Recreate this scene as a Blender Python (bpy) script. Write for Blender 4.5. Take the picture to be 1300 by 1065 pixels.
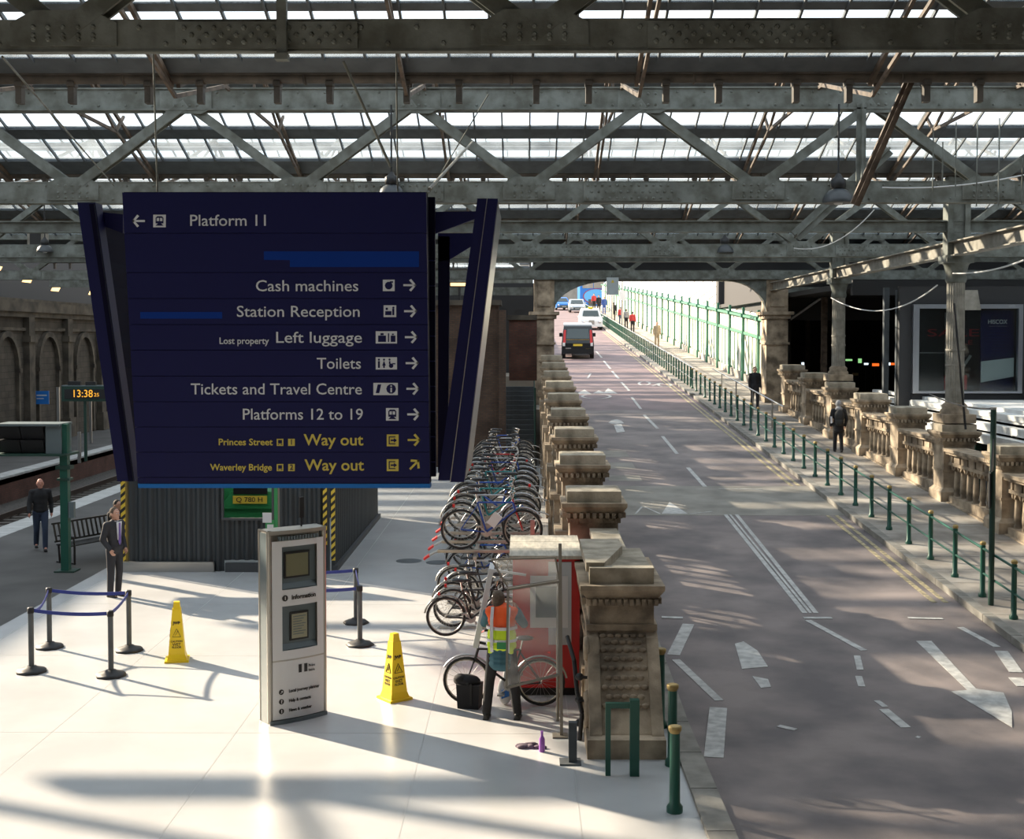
import bpy, math, random
from mathutils import Vector, Matrix, Euler
R = math.radians
for _o in list(bpy.data.objects): bpy.data.objects.remove(_o)
SC = bpy.context.scene
COL = SC.collection
random.seed(7)

# ---------------------------------------------------------------- camera
F = 1600.0
CX, CY = 650.0, 487.5
CAMZ = 5.16
cam_d = bpy.data.cameras.new('camera')
cam = bpy.data.objects.new('camera', cam_d)
COL.objects.link(cam)
cam_d.sensor_width = 36.0
cam_d.sensor_fit = 'HORIZONTAL'
cam_d.lens = 36.0 * F / 1300.0
cam_d.shift_y = -45.0 / 1300.0
cam_d.clip_end = 900
cam.location = (0, 0, CAMZ)
cam.rotation_euler = (R(90) - math.atan(57.5 / F), 0, math.atan(15.0 / F))
SC.camera = cam

# ---------------------------------------------------------------- light, sky, exposure
SC.view_settings.view_transform = 'Standard'
SC.view_settings.look = 'None'
SC.view_settings.gamma = 1.0
SC.view_settings.use_curve_mapping = False
SC.view_settings.exposure = 0.0
W = bpy.data.worlds.new('sky')
SC.world = W
W.use_nodes = True
_nt = W.node_tree
_bg = _nt.nodes['Background']
_bg.inputs['Color'].default_value = (0.84, 0.92, 1.0, 1)
_bg.inputs['Strength'].default_value = 1.8
SUNDIR = Vector((0.82, -0.57, -math.tan(R(24)))).normalized()
sun_d = bpy.data.lights.new('sun', 'SUN')
sun_d.energy = 18.0
sun_d.angle = R(0.9)
sun_d.color = (1.0, 0.83, 0.62)
sun = bpy.data.objects.new('sun', sun_d)
COL.objects.link(sun)
sun.rotation_euler = SUNDIR.to_track_quat('-Z', 'Y').to_euler()
sun.location = (-60, 60, 40)

# ---------------------------------------------------------------- places measured against the lens
_CR = cam.rotation_euler.to_matrix()
def ray(px, py):
    return _CR @ Vector(((px - CX) / F, -(py - CY) / F, -1.0))
def at(px, py, Y):                       # point seen at pixel, at world depth Y
    d = ray(px, py); t = Y / d.y
    return Vector((d.x * t, Y, CAMZ + d.z * t))
def fl(px, py, z=0.0):                   # point on the level floor
    d = ray(px, py); t = (z - CAMZ) / d.z
    return Vector((d.x * t, d.y * t, z))
RS, R0, RY = 0.05625, -0.94, 16.7
def rz_(Y):                              # height of the ramp
    return max(0.0, R0 + RS * Y)
def rp(px, py, up=0.0):                  # point on the ramp
    d = ray(px, py)
    t = (R0 + up - CAMZ) / (d.z - RS * d.y)
    if d.y * t < RY:
        return fl(px, py, up)
    return Vector((d.x * t, d.y * t, CAMZ + d.z * t))

# ---------------------------------------------------------------- materials
def mat(name, col, rough=0.7, metal=0.0, var=0.0, scale=4.0, bump=0.0, bscale=30.0, col2=None, emit=0.0, spec=0.5, stretch=None):
    m = bpy.data.materials.new(name); m.use_nodes = True
    nt = m.node_tree; b = nt.nodes['Principled BSDF']
    b.inputs['Base Color'].default_value = (*col, 1)
    b.inputs['Roughness'].default_value = rough
    b.inputs['Metallic'].default_value = metal
    b.inputs['Specular IOR Level'].default_value = spec
    tc = None
    if var or bump:
        tc = nt.nodes.new('ShaderNodeTexCoord')
        mp = nt.nodes.new('ShaderNodeMapping')
        nt.links.new(tc.outputs['Object'], mp.inputs['Vector'])
        if stretch: mp.inputs['Scale'].default_value = stretch
    if var:
        n = nt.nodes.new('ShaderNodeTexNoise'); n.inputs['Scale'].default_value = scale; n.inputs['Detail'].default_value = 5
        nt.links.new(mp.outputs[0], n.inputs['Vector'])
        r = nt.nodes.new('ShaderNodeValToRGB')
        c2 = col2 or tuple(c * (1 - var) for c in col)
        r.color_ramp.elements[0].position = 0.35; r.color_ramp.elements[1].position = 0.65
        r.color_ramp.elements[0].color = (*c2, 1); r.color_ramp.elements[1].color = (*[min(1, c * (1 + var * 0.35)) for c in col], 1)
        nt.links.new(n.outputs['Fac'], r.inputs['Fac']); nt.links.new(r.outputs['Color'], b.inputs['Base Color'])
    if bump:
        n2 = nt.nodes.new('ShaderNodeTexNoise'); n2.inputs['Scale'].default_value = bscale; n2.inputs['Detail'].default_value = 3
        nt.links.new(mp.outputs[0], n2.inputs['Vector'])
        bp = nt.nodes.new('ShaderNodeBump'); bp.inputs['Strength'].default_value = bump; bp.inputs['Distance'].default_value = 0.01
        nt.links.new(n2.outputs['Fac'], bp.inputs['Height']); nt.links.new(bp.outputs['Normal'], b.inputs['Normal'])
    if emit:
        b.inputs['Emission Color'].default_value = (*col, 1); b.inputs['Emission Strength'].default_value = emit
    return m
def mat_brick(name, c1, c2, mortar, sc=1.0, w=0.22, h=0.075, axis='XZ', msize=0.012):
    m = bpy.data.materials.new(name); m.use_nodes = True
    nt = m.node_tree; b = nt.nodes['Principled BSDF']; b.inputs['Roughness'].default_value = 0.9
    g = nt.nodes.new('ShaderNodeNewGeometry'); s = nt.nodes.new('ShaderNodeSeparateXYZ'); c = nt.nodes.new('ShaderNodeCombineXYZ')
    nt.links.new(g.outputs['Position'], s.inputs[0])
    nt.links.new(s.outputs['XYZ'.index(axis[0])], c.inputs[0]); nt.links.new(s.outputs[2], c.inputs[1])
    t = nt.nodes.new('ShaderNodeTexBrick'); t.inputs['Scale'].default_value = sc
    t.inputs['Color1'].default_value = (*c1, 1); t.inputs['Color2'].default_value = (*c2, 1); t.inputs['Mortar'].default_value = (*mortar, 1)
    t.inputs['Brick Width'].default_value = w; t.inputs['Row Height'].default_value = h; t.inputs['Mortar Size'].default_value = msize
    nt.links.new(c.outputs[0], t.inputs['Vector'])
    n = nt.nodes.new('ShaderNodeTexNoise'); n.inputs['Scale'].default_value = 1.3; n.inputs['Detail'].default_value = 6
    nt.links.new(g.outputs['Position'], n.inputs['Vector'])
    mx = nt.nodes.new('ShaderNodeMix'); mx.data_type = 'RGBA'; mx.blend_type = 'MULTIPLY'; mx.inputs[0].default_value = 0.8
    rr = nt.nodes.new('ShaderNodeValToRGB'); rr.color_ramp.elements[0].position = 0.3; rr.color_ramp.elements[0].color = (.35, .33, .3, 1); rr.color_ramp.elements[1].position = .7
    nt.links.new(n.outputs['Fac'], rr.inputs['Fac'])
    nt.links.new(t.outputs['Color'], mx.inputs[6]); nt.links.new(rr.outputs['Color'], mx.inputs[7])
    nt.links.new(mx.outputs[2], b.inputs['Base Color'])
    return m
def mat_glass(name, tint=(.85, .9, .92), dirt=0.25, dirtcol=(.75, .78, .78), gloss=0.06):
    m = bpy.data.materials.new(name); m.use_nodes = True
    nt = m.node_tree; nt.nodes.remove(nt.nodes['Principled BSDF']); out = nt.nodes['Material Output']
    tr = nt.nodes.new('ShaderNodeBsdfTransparent'); tr.inputs[0].default_value = (*tint, 1)
    tl = nt.nodes.new('ShaderNodeBsdfTranslucent'); tl.inputs[0].default_value = (*dirtcol, 1)
    gl = nt.nodes.new('ShaderNodeBsdfGlossy'); gl.inputs['Roughness'].default_value = 0.08
    m1 = nt.nodes.new('ShaderNodeMixShader'); m2 = nt.nodes.new('ShaderNodeMixShader')
    tc = nt.nodes.new('ShaderNodeNewGeometry'); n = nt.nodes.new('ShaderNodeTexNoise'); n.inputs['Scale'].default_value = 0.9; n.inputs['Detail'].default_value = 5
    nt.links.new(tc.outputs['Position'], n.inputs['Vector'])
    mr = nt.nodes.new('ShaderNodeMapRange'); mr.inputs['From Min'].default_value = .3; mr.inputs['From Max'].default_value = .7
    mr.inputs['To Min'].default_value = dirt * .4; mr.inputs['To Max'].default_value = min(1, dirt * 1.6)
    nt.links.new(n.outputs['Fac'], mr.inputs['Value']); nt.links.new(mr.outputs[0], m1.inputs[0])
    nt.links.new(tr.outputs[0], m1.inputs[1]); nt.links.new(tl.outputs[0], m1.inputs[2])
    m2.inputs[0].default_value = gloss
    nt.links.new(m1.outputs[0], m2.inputs[1]); nt.links.new(gl.outputs[0], m2.inputs[2])
    nt.links.new(m2.outputs[0], out.inputs[0])
    return m
M = {}
def mk(name, *a, **k): M[name] = mat(name, *a, **k)
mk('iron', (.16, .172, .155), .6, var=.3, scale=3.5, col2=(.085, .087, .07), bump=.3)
mk('iron_lit', (.27, .25, .21), .6, var=.25, scale=4, col2=(.18, .165, .135), bump=.3)  # paler copy of the iron, sunlight put into its colour
mk('iron_brown', (.12, .085, .06), .65, var=.5, scale=5, col2=(.05, .035, .025))
mk('gutter', (.08, .066, .052), .6, var=.4, scale=4)
mk('purlin', (.072, .084, .094), .6, var=.3, scale=3)
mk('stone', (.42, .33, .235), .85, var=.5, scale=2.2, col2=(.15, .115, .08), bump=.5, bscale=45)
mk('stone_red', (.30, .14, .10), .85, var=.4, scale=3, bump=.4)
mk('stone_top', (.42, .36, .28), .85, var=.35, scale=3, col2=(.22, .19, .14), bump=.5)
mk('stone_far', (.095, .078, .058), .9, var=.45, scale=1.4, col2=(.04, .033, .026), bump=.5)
mk('floor_white', (.47, .475, .48), .24, var=.1, scale=.6, col2=(.42, .425, .43), bump=.04, bscale=60, spec=.5)
mk('floor_joint', (.36, .36, .36), .4)
mk('opaque_pale', (.55, .57, .58), .7)  # opaque sheet closing unseen roof bays against sky light
mk('platform_dark', (.075, .071, .068), .75, var=.3, scale=.7)
mk('platform_edge', (.42, .42, .41), .7, var=.25, scale=2)
mk('ballast', (.07, .062, .055), .95, var=.6, scale=14, bump=1, bscale=40)
mk('rail', (.12, .09, .075), .4, .7)
mk('sleeper', (.08, .07, .06), .9)
mk('asphalt', (.225, .185, .175), .72, var=.3, scale=.8, col2=(.125, .106, .106), bump=.35, bscale=90)
mk('asphalt_red', (.20, .14, .145), .72, var=.3, scale=.7, col2=(.14, .10, .105), bump=.3, bscale=90)
mk('asphalt_pale', (.25, .23, .20), .75, var=.3, scale=1.2, bump=.3, bscale=90)
mk('pavement', (.36, .325, .285), .8, var=.3, scale=1.1, col2=(.2, .175, .15), bump=.2, bscale=60)
mk('kerb', (.27, .25, .22), .8, var=.3, scale=3)
mk('paint_white', (.5, .49, .47), .7, var=.35, scale=7, col2=(.36, .35, .34))
mk('paint_yellow', (.44, .36, .2), .7, var=.45, scale=9, col2=(.2, .17, .12))
mk('navy', (.006, .007, .055), .5, spec=.2)
mk('navy_seam', (.004, .004, .016), .8, spec=.08)
mk('blue_line', (.01, .13, .42), .5, spec=.2)
mk('blue_patch', (.004, .03, .2), .7, spec=.1)
mk('sign_white', (.55, .57, .6), .6)
mk('sign_yellow', (.52, .42, .07), .6)
mk('silver', (.42, .44, .48), .28, .9)
mk('steel', (.40, .40, .39), .35, .9)
mk('chrome', (.7, .7, .7), .18, 1.0)
mk('hoarding', (.030, .038, .044), .5, var=.15, scale=2)
mk('hoarding_base', (.05, .055, .06), .6)
mk('black', (.012, .012, .013), .5)
mk('rubber', (.018, .018, .018), .75)
mk('tape_blue', (.02, .035, .22), .6)
mk('cone_yellow', (.80, .58, .015), .4)
mk('ink', (.02, .018, .015), .7)
mk('kiosk_white', (.62, .62, .63), .4)
mk('kiosk_grey', (.11, .14, .15), .4)
mk('kiosk_metal', (.42, .40, .36), .35, .8)
mk('screen_dim', (.16, .155, .09), .2)
mk('frame_dull', (.22, .20, .17), .5, .4)
mk('screen_pale', (.30, .29, .20), .3)
mk('red', (.55, .012, .012), .35)
mk('red_dark', (.3, .01, .01), .5)
mk('green_post', (.014, .085, .06), .35)
mk('green_dark', (.012, .045, .032), .5)
mk('gold', (.38, .27, .10), .5, .4)
mk('green_machine', (.03, .26, .08), .45)
mk('green_iron', (.06, .20, .13), .5)
mk('panel_pale', (.80, .76, .66), .8, var=.2, scale=1.5)
mk('white_paint', (.72, .72, .70), .5, var=.15, scale=2)
mk('wood_pale', (.50, .45, .37), .75, var=.25, scale=3, stretch=(6, 1, 1))
mk('skin', (.50, .28, .20), .55)
mk('skin_red', (.48, .22, .16), .55)
mk('hair_dark', (.022, .016, .012), .8)
mk('hair_brown', (.12, .085, .06), .8, var=.3, scale=40)
mk('hair_grey', (.30, .28, .27), .8)
mk('cloth_black', (.014, .014, .017), .85)
mk('cloth_suit', (.022, .023, .03), .8)
mk('cloth_shirt', (.65, .65, .7), .8)
mk('cloth_purple', (.14, .09, .32), .6)
mk('cloth_jeans', (.03, .045, .085), .85)
mk('cloth_teal', (.045, .13, .17), .85)
mk('cloth_grey', (.25, .25, .26), .85)
mk('cloth_red', (.45, .04, .04), .8)
mk('cloth_tan', (.35, .27, .18), .85)
mk('cloth_blue', (.04, .09, .3), .8)
mk('vest_orange', (1.0, .13, .02), .6)
mk('vest_yellow', (.72, .95, .03), .6)
mk('vest_silver', (.72, .72, .74), .35)
mk('bike_blue', (.02, .07, .32), .3, .2)
mk('bike_red', (.45, .02, .02), .3, .2)
mk('bike_teal', (.02, .20, .22), .3, .2)
mk('bike_silver', (.42, .42, .44), .3, .8)
mk('bike_black', (.015, .015, .018), .3)
mk('bike_white', (.6, .6, .6), .4)
mk('purple', (.30, .10, .45), .5)
mk('rag', (.13, .10, .13), .9)
mk('box_pale', (.42, .46, .47), .5)
mk('dark_room', (.018, .018, .018), .9)
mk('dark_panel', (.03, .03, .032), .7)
mk('mesh_black', (.006, .006, .006), .95)
mk('lamp_grey', (.05, .055, .06), .4)
mk('car_black', (.008, .012, .014), .2)
mk('car_white', (.72, .72, .72), .3)
mk('car_silver', (.5, .52, .54), .3, .5)
mk('car_glass', (.05, .07, .075), .1)
mk('plate_yellow', (.7, .5, .05), .5)
mk('bus_blue', (.02, .17, .55), .35)
mk('bus_sky', (.12, .42, .75), .4)
mk('led_amber', (1.0, .45, .04), .5, emit=.8)
mk('led_orange', (1.0, .16, .02), .5, emit=1.2)
mk('lamp_glazing_glow', (1.0, .62, .25), .5, emit=2.0)  # glow of the strip light, also stands in for sunlit glazing
mk('shop_light', (.75, .9, 1.0), .5, emit=1.6)
mk('shop_green', (.4, .9, .35), .5, emit=.8)
mk('plastic_clear', (.6, .6, .6), .3)
mk('building_pale', (.35, .31, .26), .9, var=.3, scale=.5)
M['brick'] = mat_brick('brick', (.12, .066, .042), (.085, .046, .03), (.06, .05, .04))
M['brick_red'] = mat_brick('brick_red', (.14, .05, .032), (.10, .035, .025), (.07, .05, .04))
M['brick_platform'] = mat_brick('brick_platform', (.16, .06, .04), (.12, .045, .032), (.08, .05, .04), axis='YZ')
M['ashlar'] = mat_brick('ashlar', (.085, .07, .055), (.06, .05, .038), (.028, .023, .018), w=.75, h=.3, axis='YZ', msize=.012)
M['roof_glass'] = mat_glass('roof_glass', (.94, .97, .99), .10, (.62, .68, .72), .02)
M['case_glass'] = mat_glass('case_glass', (.93, .94, .94), .07, (.8, .8, .8), .05)
M['ad_glass'] = mat_glass('ad_glass', (.75, .8, .8), .03, (.6, .6, .6), .06)
M['far_glass'] = mat_glass('far_glass', (.8, .85, .85), .7, (.8, .8, .76), .05)

# ---------------------------------------------------------------- mesh building
class MB:
    def __init__(s): s.v = []; s.f = []; s.sm = []; s.mi = []; s.cur = 0
    def add(s, vs, fs, smooth=False):
        b = len(s.v); s.v += [tuple(x) for x in vs]
        for f in fs: s.f.append([b + i for i in f]); s.sm.append(smooth); s.mi.append(s.cur)
        return s
    def box(s, x0, x1, y0, y1, z0, z1):
        vs = [(x, y, z) for z in (z0, z1) for y in (y0, y1) for x in (x0, x1)]
        return s.add(vs, [(0, 2, 3, 1), (4, 5, 7, 6), (0, 1, 5, 4), (2, 6, 7, 3), (0, 4, 6, 2), (1, 3, 7, 5)])
    def cbox(s, c, d, rz=0, rx=0, ry=0):
        m = Euler((rx, ry, rz)).to_matrix(); c = Vector(c)
        vs = [c + m @ Vector((x * d[0] / 2, y * d[1] / 2, z * d[2] / 2)) for z in (-1, 1) for y in (-1, 1) for x in (-1, 1)]
        return s.add(vs, [(0, 2, 3, 1), (4, 5, 7, 6), (0, 1, 5, 4), (2, 6, 7, 3), (0, 4, 6, 2), (1, 3, 7, 5)])
    def hexa(s, p):   # 8 corners, bottom four then top four, each ring counter-clockwise
        return s.add(p, [(3, 2, 1, 0), (4, 5, 6, 7), (0, 1, 5, 4), (1, 2, 6, 5), (2, 3, 7, 6), (3, 0, 4, 7)])
    def bar(s, a, b, w, h, up=(0, 0, 1)):      # rectangular bar between two points
        a = Vector(a); b = Vector(b); d = (b - a).normalized(); u = Vector(up)
        if abs(d.dot(u)) > .98: u = Vector((0, 1, 0))
        r = d.cross(u).normalized(); u = r.cross(d).normalized()
        vs = [p + r * x * w / 2 + u * z * h / 2 for p in (a, b) for x, z in ((-1, -1), (1, -1), (1, 1), (-1, 1))]
        return s.add(vs, [(0, 1, 2, 3), (7, 6, 5, 4), (0, 4, 5, 1), (1, 5, 6, 2), (2, 6, 7, 3), (3, 7, 4, 0)])
    def tube(s, a, b, r0, r1=None, n=10, caps=True):
        r1 = r0 if r1 is None else r1
        a = Vector(a); b = Vector(b); d = (b - a).normalized()
        u = Vector((0, 0, 1)) if abs(d.z) < .9 else Vector((1, 0, 0))
        x = d.cross(u).normalized(); y = d.cross(x)
        vs = []
        for p, r in ((a, r0), (b, r1)):
            for i in range(n):
                t = 2 * math.pi * i / n
                vs.append(p + x * r * math.cos(t) + y * r * math.sin(t))
        s.add(vs, [(i, (i + 1) % n, n + (i + 1) % n, n + i) for i in range(n)], True)
        if caps:
            s.add(vs[:n], [tuple(range(n))[::-1]]); s.add(vs[n:], [tuple(range(n))])
        return s
    def path(s, pts, r, n=6):
        for a, b in zip(pts[:-1], pts[1:]): s.tube(a, b, r, r, n)
        return s
    def lathe(s, prof, c=(0, 0, 0), n=12, smooth=True):   # prof: (r, z) from bottom to top, around z
        vs = [(c[0] + r * math.cos(2 * math.pi * i / n), c[1] + r * math.sin(2 * math.pi * i / n), c[2] + z) for r, z in prof for i in range(n)]
        fs = [(k * n + i, k * n + (i + 1) % n, (k + 1) * n + (i + 1) % n, (k + 1) * n + i) for k in range(len(prof) - 1) for i in range(n)]
        s.add(vs, fs, smooth)
        s.add(vs[:n], [tuple(range(n))[::-1]]); s.add(vs[-n:], [tuple(range(n))])
        return s
    def ball(s, c, r, nu=10, nv=7):
        if not hasattr(r, '__len__'): r = (r, r, r)
        vs = [(c[0], c[1], c[2] - r[2])]
        for j in range(1, nv):
            t = -math.pi / 2 + math.pi * j / nv
            for i in range(nu):
                a = 2 * math.pi * i / nu
                vs.append((c[0] + r[0] * math.cos(t) * math.cos(a), c[1] + r[1] * math.cos(t) * math.sin(a), c[2] + r[2] * math.sin(t)))
        vs.append((c[0], c[1], c[2] + r[2])); L = len(vs) - 1
        fs = [(0, 1 + (i + 1) % nu, 1 + i) for i in range(nu)]
        for j in range(nv - 2):
            for i in range(nu):
                a = 1 + j * nu; b = a + nu
                fs.append((a + i, a + (i + 1) % nu, b + (i + 1) % nu, b + i))
        a = 1 + (nv - 2) * nu
        fs += [(a + i, a + (i + 1) % nu, L) for i in range(nu)]
        return s.add(vs, fs, True)
    def prism(s, poly, a0, a1, axis='x', smooth=False):   # poly in the two other axes
        n = len(poly)
        def P(u, v, a): return {'x': (a, u, v), 'y': (u, a, v), 'z': (u, v, a)}[axis]
        vs = [P(u, v, a0) for u, v in poly] + [P(u, v, a1) for u, v in poly]
        s.add(vs, [(i, (i + 1) % n, n + (i + 1) % n, n + i) for i in range(n)], smooth)
        return s.add(vs, [tuple(range(n))[::-1], tuple(range(n, 2 * n))])
    def torus(s, c, Rr, r, axis='y', n=28, m=6, a0=0, a1=2 * math.pi):
        full = abs(a1 - a0 - 2 * math.pi) < 1e-6; k = n if full else n + 1
        vs = []
        for i in range(k):
            t = a0 + (a1 - a0) * i / n
            for j in range(m):
                q = 2 * math.pi * j / m; rr = Rr + r * math.cos(q); h = r * math.sin(q)
                u, v = rr * math.cos(t), rr * math.sin(t)
                p = {'y': (u, h, v), 'z': (u, v, h), 'x': (h, u, v)}[axis]
                vs.append((c[0] + p[0], c[1] + p[1], c[2] + p[2]))
        fs = []
        for i in range(n):
            a = i * m; b = ((i + 1) % k) * m
            for j in range(m): fs.append((a + j, b + j, b + (j + 1) % m, a + (j + 1) % m))
        return s.add(vs, fs, True)
    def quad(s, pts): return s.add(pts, [tuple(range(len(pts)))])
    def build(s, name, m, parent=None, **props):
        me = bpy.data.meshes.new(name)
        me.from_pydata(s.v, [], s.f)
        ms = m if isinstance(m, (list, tuple)) else [m]
        for x in ms: me.materials.append(M[x])
        me.polygons.foreach_set('use_smooth', s.sm)
        if len(ms) > 1: me.polygons.foreach_set('material_index', s.mi)
        me.update()
        if not props.pop('raw', False): fixn(me)
        o = bpy.data.objects.new(name, me); COL.objects.link(o)
        if parent: o.parent = parent
        for k, v in props.items(): o[k] = v
        return o
import bmesh
def fixn(me):
    b = bmesh.new(); b.from_mesh(me); bmesh.ops.recalc_face_normals(b, faces=b.faces); b.to_mesh(me); b.free()
def thing(name, label, cat, loc=(0, 0, 0), rz=0, group=None, kind=None):
    o = bpy.data.objects.new(name, None); COL.objects.link(o)
    o.empty_display_size = .2
    o.location = loc; o.rotation_euler = (0, 0, rz)
    o['label'] = label
    if kind: o['kind'] = kind
    if cat: o['category'] = cat
    if group: o['group'] = group
    return o
def tag(o, label, cat=None, group=None, kind=None):
    o['label'] = label
    if cat: o['category'] = cat
    if group: o['group'] = group
    if kind: o['kind'] = kind
    return o
def struct(name, label, cat='setting'): return thing(name, label, cat, kind='structure')
def put(src, parent=None, loc=None, rot=None, scale=None):   # one more object on the same mesh
    c = src.copy(); COL.objects.link(c)
    if parent is not None: c.parent = parent
    if loc is not None: c.location = loc
    if rot is not None: c.rotation_euler = rot
    if scale is not None: c.scale = scale
    return c
def clone(root, loc, rz=0, label=None, group=None, scale=None):
    r = root.copy(); COL.objects.link(r); r.location = loc; r.rotation_euler = (0, 0, rz)
    if scale: r.scale = scale
    if label: r['label'] = label
    if group: r['group'] = group
    def rec(a, b):
        for ch in a.children:
            c = ch.copy(); COL.objects.link(c); c.parent = b; rec(ch, c)
    rec(root, r)
    return r
def text(name, s, size, m, parent, origin, xdir=(1, 0, 0), zdir=(0, 0, 1), align='LEFT', depth=.003, bold=0.0, fitw=None):
    cu = bpy.data.curves.new(name, 'FONT'); cu.body = s; cu.size = size; cu.align_x = align; cu.align_y = 'CENTER'
    cu.extrude = depth; cu.offset = bold; cu.resolution_u = 3
    t = bpy.data.objects.new(name, cu); COL.objects.link(t)
    dg = bpy.context.evaluated_depsgraph_get(); dg.update()
    me = bpy.data.meshes.new_from_object(t.evaluated_get(dg))
    bpy.data.objects.remove(t); bpy.data.curves.remove(cu)
    x = Vector(xdir).normalized(); z = Vector(zdir); n = x.cross(z).normalized()
    mt = Matrix((x, z, n)).transposed().to_4x4()
    if fitw and me.vertices:
        xs = [v.co.x for v in me.vertices]; k = fitw / (max(xs) - min(xs))
        me.transform(Matrix.Diagonal((k, 1, 1, 1)))
    mt.translation = Vector(origin)
    me.transform(mt)
    me.materials.clear(); me.materials.append(M[m])
    o = bpy.data.objects.new(name, me); COL.objects.link(o); o.parent = parent
    return o
# ================================================================ THE SETTING
# ---- concourse floor
g = struct('ground', 'dark ground under the whole station', 'ground')
MB().box(-60, 80, -20, 240, -1.6, -1.3).build('slab', 'ballast', g)
fo = struct('floor', 'white polished concourse floor', 'floor')
MB().box(-9.4, 2.05, -18, 62, -.3, 0).build('floor_surface', 'floor_white', fo)
jx = [-9.0, -6.2, -3.78, -1.3, .6]
b = MB()
for x in jx: b.box(x, x + .012, -18, 62, 0, .0012)
for y in range(-16, 62, 4): b.box(-9.4, 1.9, y + .3, y + .312, 0, .0012)
b.build('floor_joint', 'floor_joint', fo, kind='stuff')
mh = MB(); p = fl(519, 712); mh.lathe([(.30, 0), (.30, .004)], (p.x, p.y, 0), 24)
p = fl(556, 714); mh.lathe([(.28, 0), (.28, .004)], (p.x, p.y, 0), 24)
mh.build('access_cover', 'purlin', fo)

# ---- platforms and track on the left
pl = struct('platform', 'dark asphalt platform beside the white concourse', 'platform')
MB().box(-13.9, -9.4, -18, 112, -.3, 0).build('platform_surface', 'platform_dark', pl)
MB().box(-14.1, -13.9, -18, 112, -1.1, -.05).build('platform_wall', 'brick_platform', pl)
e = MB().box(-14.35, -13.6, 0, .98, -.12, .006).build('edge_slab', 'platform_edge', pl)
e.location = (0, 30, 0)
for i in range(60):
    if i != 12: put(e, loc=(0, 18 + i, 0))
pf = struct('platform_far', 'far platform with red brick edge under the arched wall', 'platform')
MB().box(-24.2, -19.5, -18, 112, -.3, -.02).build('platform_surface', 'platform_dark', pf)
MB().box(-19.72, -19.5, -18, 112, -1.2, -.08).build('platform_wall', 'brick_platform', pf)
MB().box(-20.1, -19.42, -18, 112, -.08, .0).build('platform_coping', 'platform_edge', pf)
tb = struct('track_bed', 'ballast bed between the two platforms', 'track')
MB().box(-19.5, -14.1, -18, 112, -1.3, -1.02).build('ballast', 'ballast', tb)
for x in (-17.7, -16.2):
    r_ = MB(); r_.box(x - .035, x + .035, -18, 112, -.86, -.78); r_.box(x - .012, x + .012, -18, 112, -.98, -.86); r_.box(x - .07, x + .07, -18, 112, -1.0, -.97)
    r_.build('rail', 'rail', tb)
s_ = MB().box(-18.3, -15.6, -.13, .13, -1.03, -.97).build('sleeper', 'sleeper', tb); s_.location.y = 20
for i in range(1, 110): put(s_, loc=(0, 20 + i * .7, 0))

# ---- ramp, kerbs and pavement
def sloped(mb, x0, x1, y0, y1, up, lo=None, seg=None):
    ys = [y0] + ([RY] if y0 < RY < y1 else []) + [y1]
    for a, c in zip(ys[:-1], ys[1:]):
        za, zc = rz_(a) + up, rz_(c) + up
        la, lc = (-.3, -.3) if lo is None else (rz_(a) + lo, rz_(c) + lo)
        mb.hexa([(x0, a, la), (x1, a, la), (x1, c, lc), (x0, c, lc), (x0, a, za), (x1, a, za), (x1, c, zc), (x0, c, zc)])
    return mb
road = struct('ramp_road', 'asphalt ramp road climbing to the arch', 'road')
sloped(MB(), 1.9, 7.95, -18, 31.0, 0).build('road_surface', 'asphalt', road)
sloped(MB(), 1.9, 7.95, 31.0, 35.2, .004).build('speed_table', 'asphalt_pale', road)
sloped(MB(), 1.9, 7.95, 35.2, 54, 0).build('road_surface', 'asphalt', road)
sloped(MB(), 1.9, 7.95, 54, 196, 0).build('road_surface', 'asphalt_red', road)
kl = struct('kerb_left', 'narrow stone kerb along the left balustrade', 'kerb')
kr = struct('kerb_right', 'stone kerb along the railed pavement', 'kerb')
pv = struct('pavement', 'paved footway between railings and stone balustrade', 'pavement')
def kerbstones(parent, x0, x1, up, y0, y1, step=1.25):
    k = MB(); dz = RS * step * .985; L = step * .985
    k.hexa([(x0, 0, -.3), (x1, 0, -.3), (x1, L, -.3 + dz), (x0, L, -.3 + dz), (x0, 0, up), (x1, 0, up), (x1, L, up + dz), (x0, L, up + dz)])
    o = k.build('kerb_stone', 'kerb', parent); o.location = (0, RY, 0)
    n = int((y1 - RY) / step)
    for i in range(1, n): put(o, loc=(0, RY + i * step, rz_(RY + i * step)))
    f = MB().box(x0, x1, 0, L, -.3, up).build('kerb_stone', 'kerb', parent); f.location = (0, RY - step, 0)
    for i in range(2, 8): put(f, loc=(0, RY - i * step, 0))
kerbstones(kl, 1.9, 2.2, .05, 8, 60); kerbstones(kr, 7.93, 8.12, .125, 8, 60)
sloped(MB(), 7.93, 8.12, 60.0, 196, .12).build('kerb_run', 'kerb', kr)
sloped(MB(), 8.12, 12.0, -18, 196, .115).build('pavement_surface', 'pavement', pv)
b = MB()
for i in range(60):
    y = 14 + i * 1.1; sloped(b, 8.12, 10.8, y, y + .015, .119)
b.build('paving_joint', 'kerb', pv, kind='stuff')
sloped(MB(), .5, 1.95, 54.0, 196, .03).build('verge', 'pavement', pv)

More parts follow.
